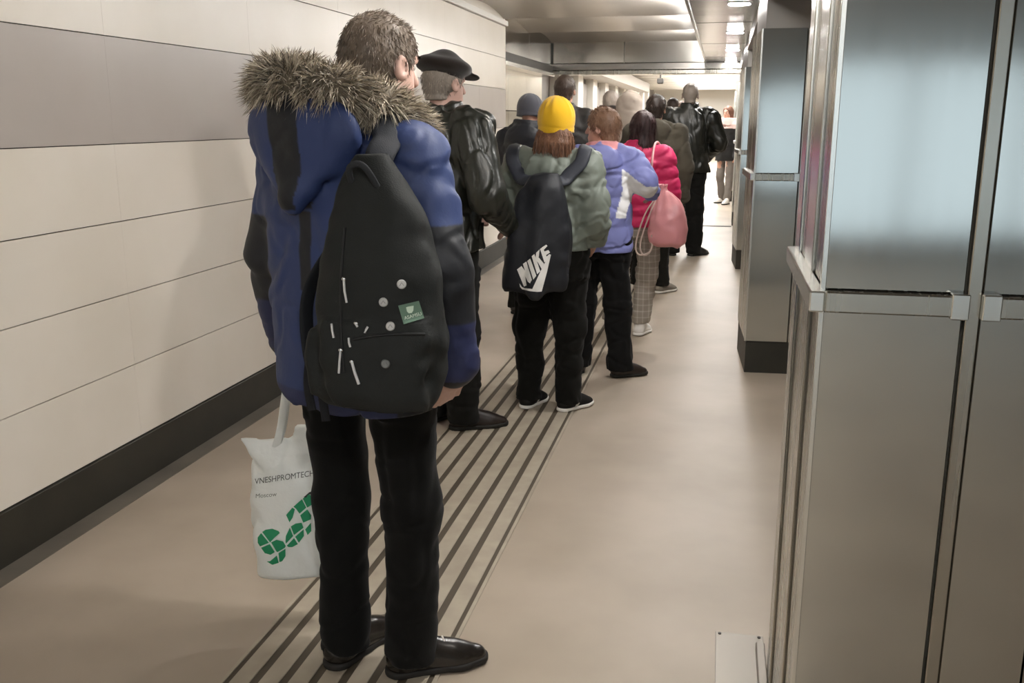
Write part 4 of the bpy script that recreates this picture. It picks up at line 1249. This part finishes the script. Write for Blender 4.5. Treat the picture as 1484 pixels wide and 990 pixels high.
# ================================================================= the rest of the queue
c6 = person('dark-haired man in a long olive grey hooded coat and dark trousers', (-0.57, 8.56, 0.0), rad(-6), 0.985,
    dict(sh=0.20, elL=(-0.27, 0.02, 1.15), elR=(0.275, -0.01, 1.13), wrR=(0.25, 0.08, 0.89), hb=0.010, hc=0.010, anR=(0.105, -0.02, 0.09), ftR=-30),
    dict(hem=0.56, rx=0.225, ry=0.155, arm=(0.092, 0.084, 0.066), col='4f4a40', mat='cloth', collar=0.10, collar_top=1.54, fn=lambda f, J: hood_down(f, -0.125, 1.45, (0.16, 0.10, 0.11))),
    dict(col='15140f', hem=0.07), dict(col='7d776c', sole='d8d4cc', mat='canvas', L=0.28), hair_short('2c211b', n=1500, length=0.025, thick=0.010, h=0.008))
c7 = person('tall bald man in a loose black leather jacket and black trousers', (-0.36, 11.0, 0.0), rad(4), 1.088,
    dict(sh=0.205, head=(0.0, 0.0, 1.635), elL=(-0.30, 0.03, 1.18), wrL=(-0.16, 0.22, 1.05), elR=(0.30, 0.0, 1.16), wrR=(0.20, 0.2, 1.02),
         anL=(-0.125, 0, 0.09), anR=(0.10, 0, 0.09), knL=(-0.12, 0.01, 0.5), ftR=-45, hb=0.010, hc=0.010, skin='a8948a'),
    dict(hem=0.865, rx=0.225, ry=0.150, arm=(0.100, 0.090, 0.070), col='181914', mat='leather', amp=0.011, wr=(0.08, 0.08, 0.16), collar=0.085, collar_top=1.56),
    dict(col='11100e', r=(0.110, 0.092, 0.088), hem=0.03), dict(col='16130f', L=0.285), hair_short('857b72', n=0, thick=0.003, h=0.008))
c8 = person('person in a charcoal beanie and black padded coat at the recess', (-1.45, 7.35, 0.0), rad(-14), 0.965,
    dict(hb=0.011, hc=0.011, hpitch=rad(-8)), dict(hem=0.66, rx=0.225, ry=0.165, arm=(0.098, 0.09, 0.07), col='15171e', collar=0.11, collar_top=1.57, fn=lambda f, J: hood_down(f)),
    dict(col='14130f'), dict(col='1b1714'), None, beanie('4c4d54', h=0.008))
c9 = person('very tall man with cropped dark hair and a dark jacket beyond the yellow beanie', (-1.33, 8.3, 0.0), rad(-3), 1.078,
    dict(hb=0.011, hc=0.011), dict(hem=0.80, rx=0.215, ry=0.145, col='24211f', collar=0.09), dict(col='171512'), dict(), hair_short('3d3129', n=800, length=0.02, h=0.008))
c10 = person('person with grey hair and a dark scarf over a brown coat', (-1.18, 10.5, 0.0), rad(5), 1.035,
    dict(hb=0.013, hc=0.013), dict(hem=0.62, rx=0.215, ry=0.15, col=lambda V: np.where((V[:, 2] > 1.46)[:, None], lin('3a3431'), lin('4b433c')), collar=0.11, collar_top=1.60, mat='cloth'),
    dict(col='171512'), dict(), hair_short('9a8f85', n=700, thick=0.010, h=0.009))
def hood_up(f, J):
    h = np.array(J['head'])
    f.ell(h + [0, -0.02, 0.02], (0.118, 0.132, 0.135), None, 0.03)
    f.cone(h + [0, -0.03, -0.04], (0, -0.03, 1.47), 0.115, 0.125, 0.03)
    f.ell(h + [0, 0.14, -0.01], (0.075, 0.11, 0.105), None, 0.015, 'sub')
c11 = person('person with a pale beige hood pulled up over the head', (-0.87, 9.4, 0.0), rad(-4), 1.01,
    dict(hb=0.012, hc=0.011), dict(hem=0.62, rx=0.215, ry=0.15, col='a99d92', mat='cloth', collar=None, fn=hood_up), dict(col='2a2723'), dict(), None)
c12 = person('person with dark hair and a pale shawl collar beside the far doorway post', (-0.74, 14.9, 0.0), rad(0), 1.04,
    dict(hb=0.014, hc=0.014), dict(hem=0.70, col=lambda V: np.where((V[:, 2] > 1.42)[:, None], lin('c4bab0'), lin('6b625a')), mat='cloth', collar=0.11, collar_top=1.57), dict(col='25221f'), dict(), hair_short('3c302a', n=0, thick=0.012, h=0.01))
c13 = person('person with brown hair and a dark jacket in the far hall', (-0.66, 16.4, 0.0), rad(8), 1.03,
    dict(hb=0.014, hc=0.014), dict(hem=0.75, col='3a342f', mat='cloth'), dict(col='25221f'), dict(), hair_short('4a3930', n=0, thick=0.012, h=0.01))
c14 = person('person in a long black coat with a pale pink fluffy collar in the far hall', (0.10, 18.1, 0.0), rad(150), 0.995,
    dict(hb=0.014, hc=0.013, elR=(0.25, 0.05, 1.15), wrR=(0.12, 0.22, 1.15), anL=(-0.13, 0.12, 0.09), anR=(0.10, -0.10, 0.09)),
    dict(hem=0.78, col=lambda V: np.where((V[:, 2] > 1.36)[:, None], lin('e3c6c0'), lin('1d1b1a')), mat='wool', collar=0.15, collar_top=1.55), dict(col='77706a', r=(0.09, 0.07, 0.06)), dict(col='e0dcd6'), hair_long('6b4a3b', n=0, h=0.012))

cp = at_y(957, 117, 17.0)
t = thing('security_camera', (cp[0], cp[1], 2.60), 'small dark camera hanging under the ceiling of the far hall', 'camera')
box('stem', -0.012, 0.012, -0.012, 0.012, cp[2] - 2.56, 0.0, 'paint_dark', t)
box('housing', -0.05, 0.05, -0.09, 0.09, cp[2] - 2.65, cp[2] - 2.56, 'paint_dark', t, 0.012)
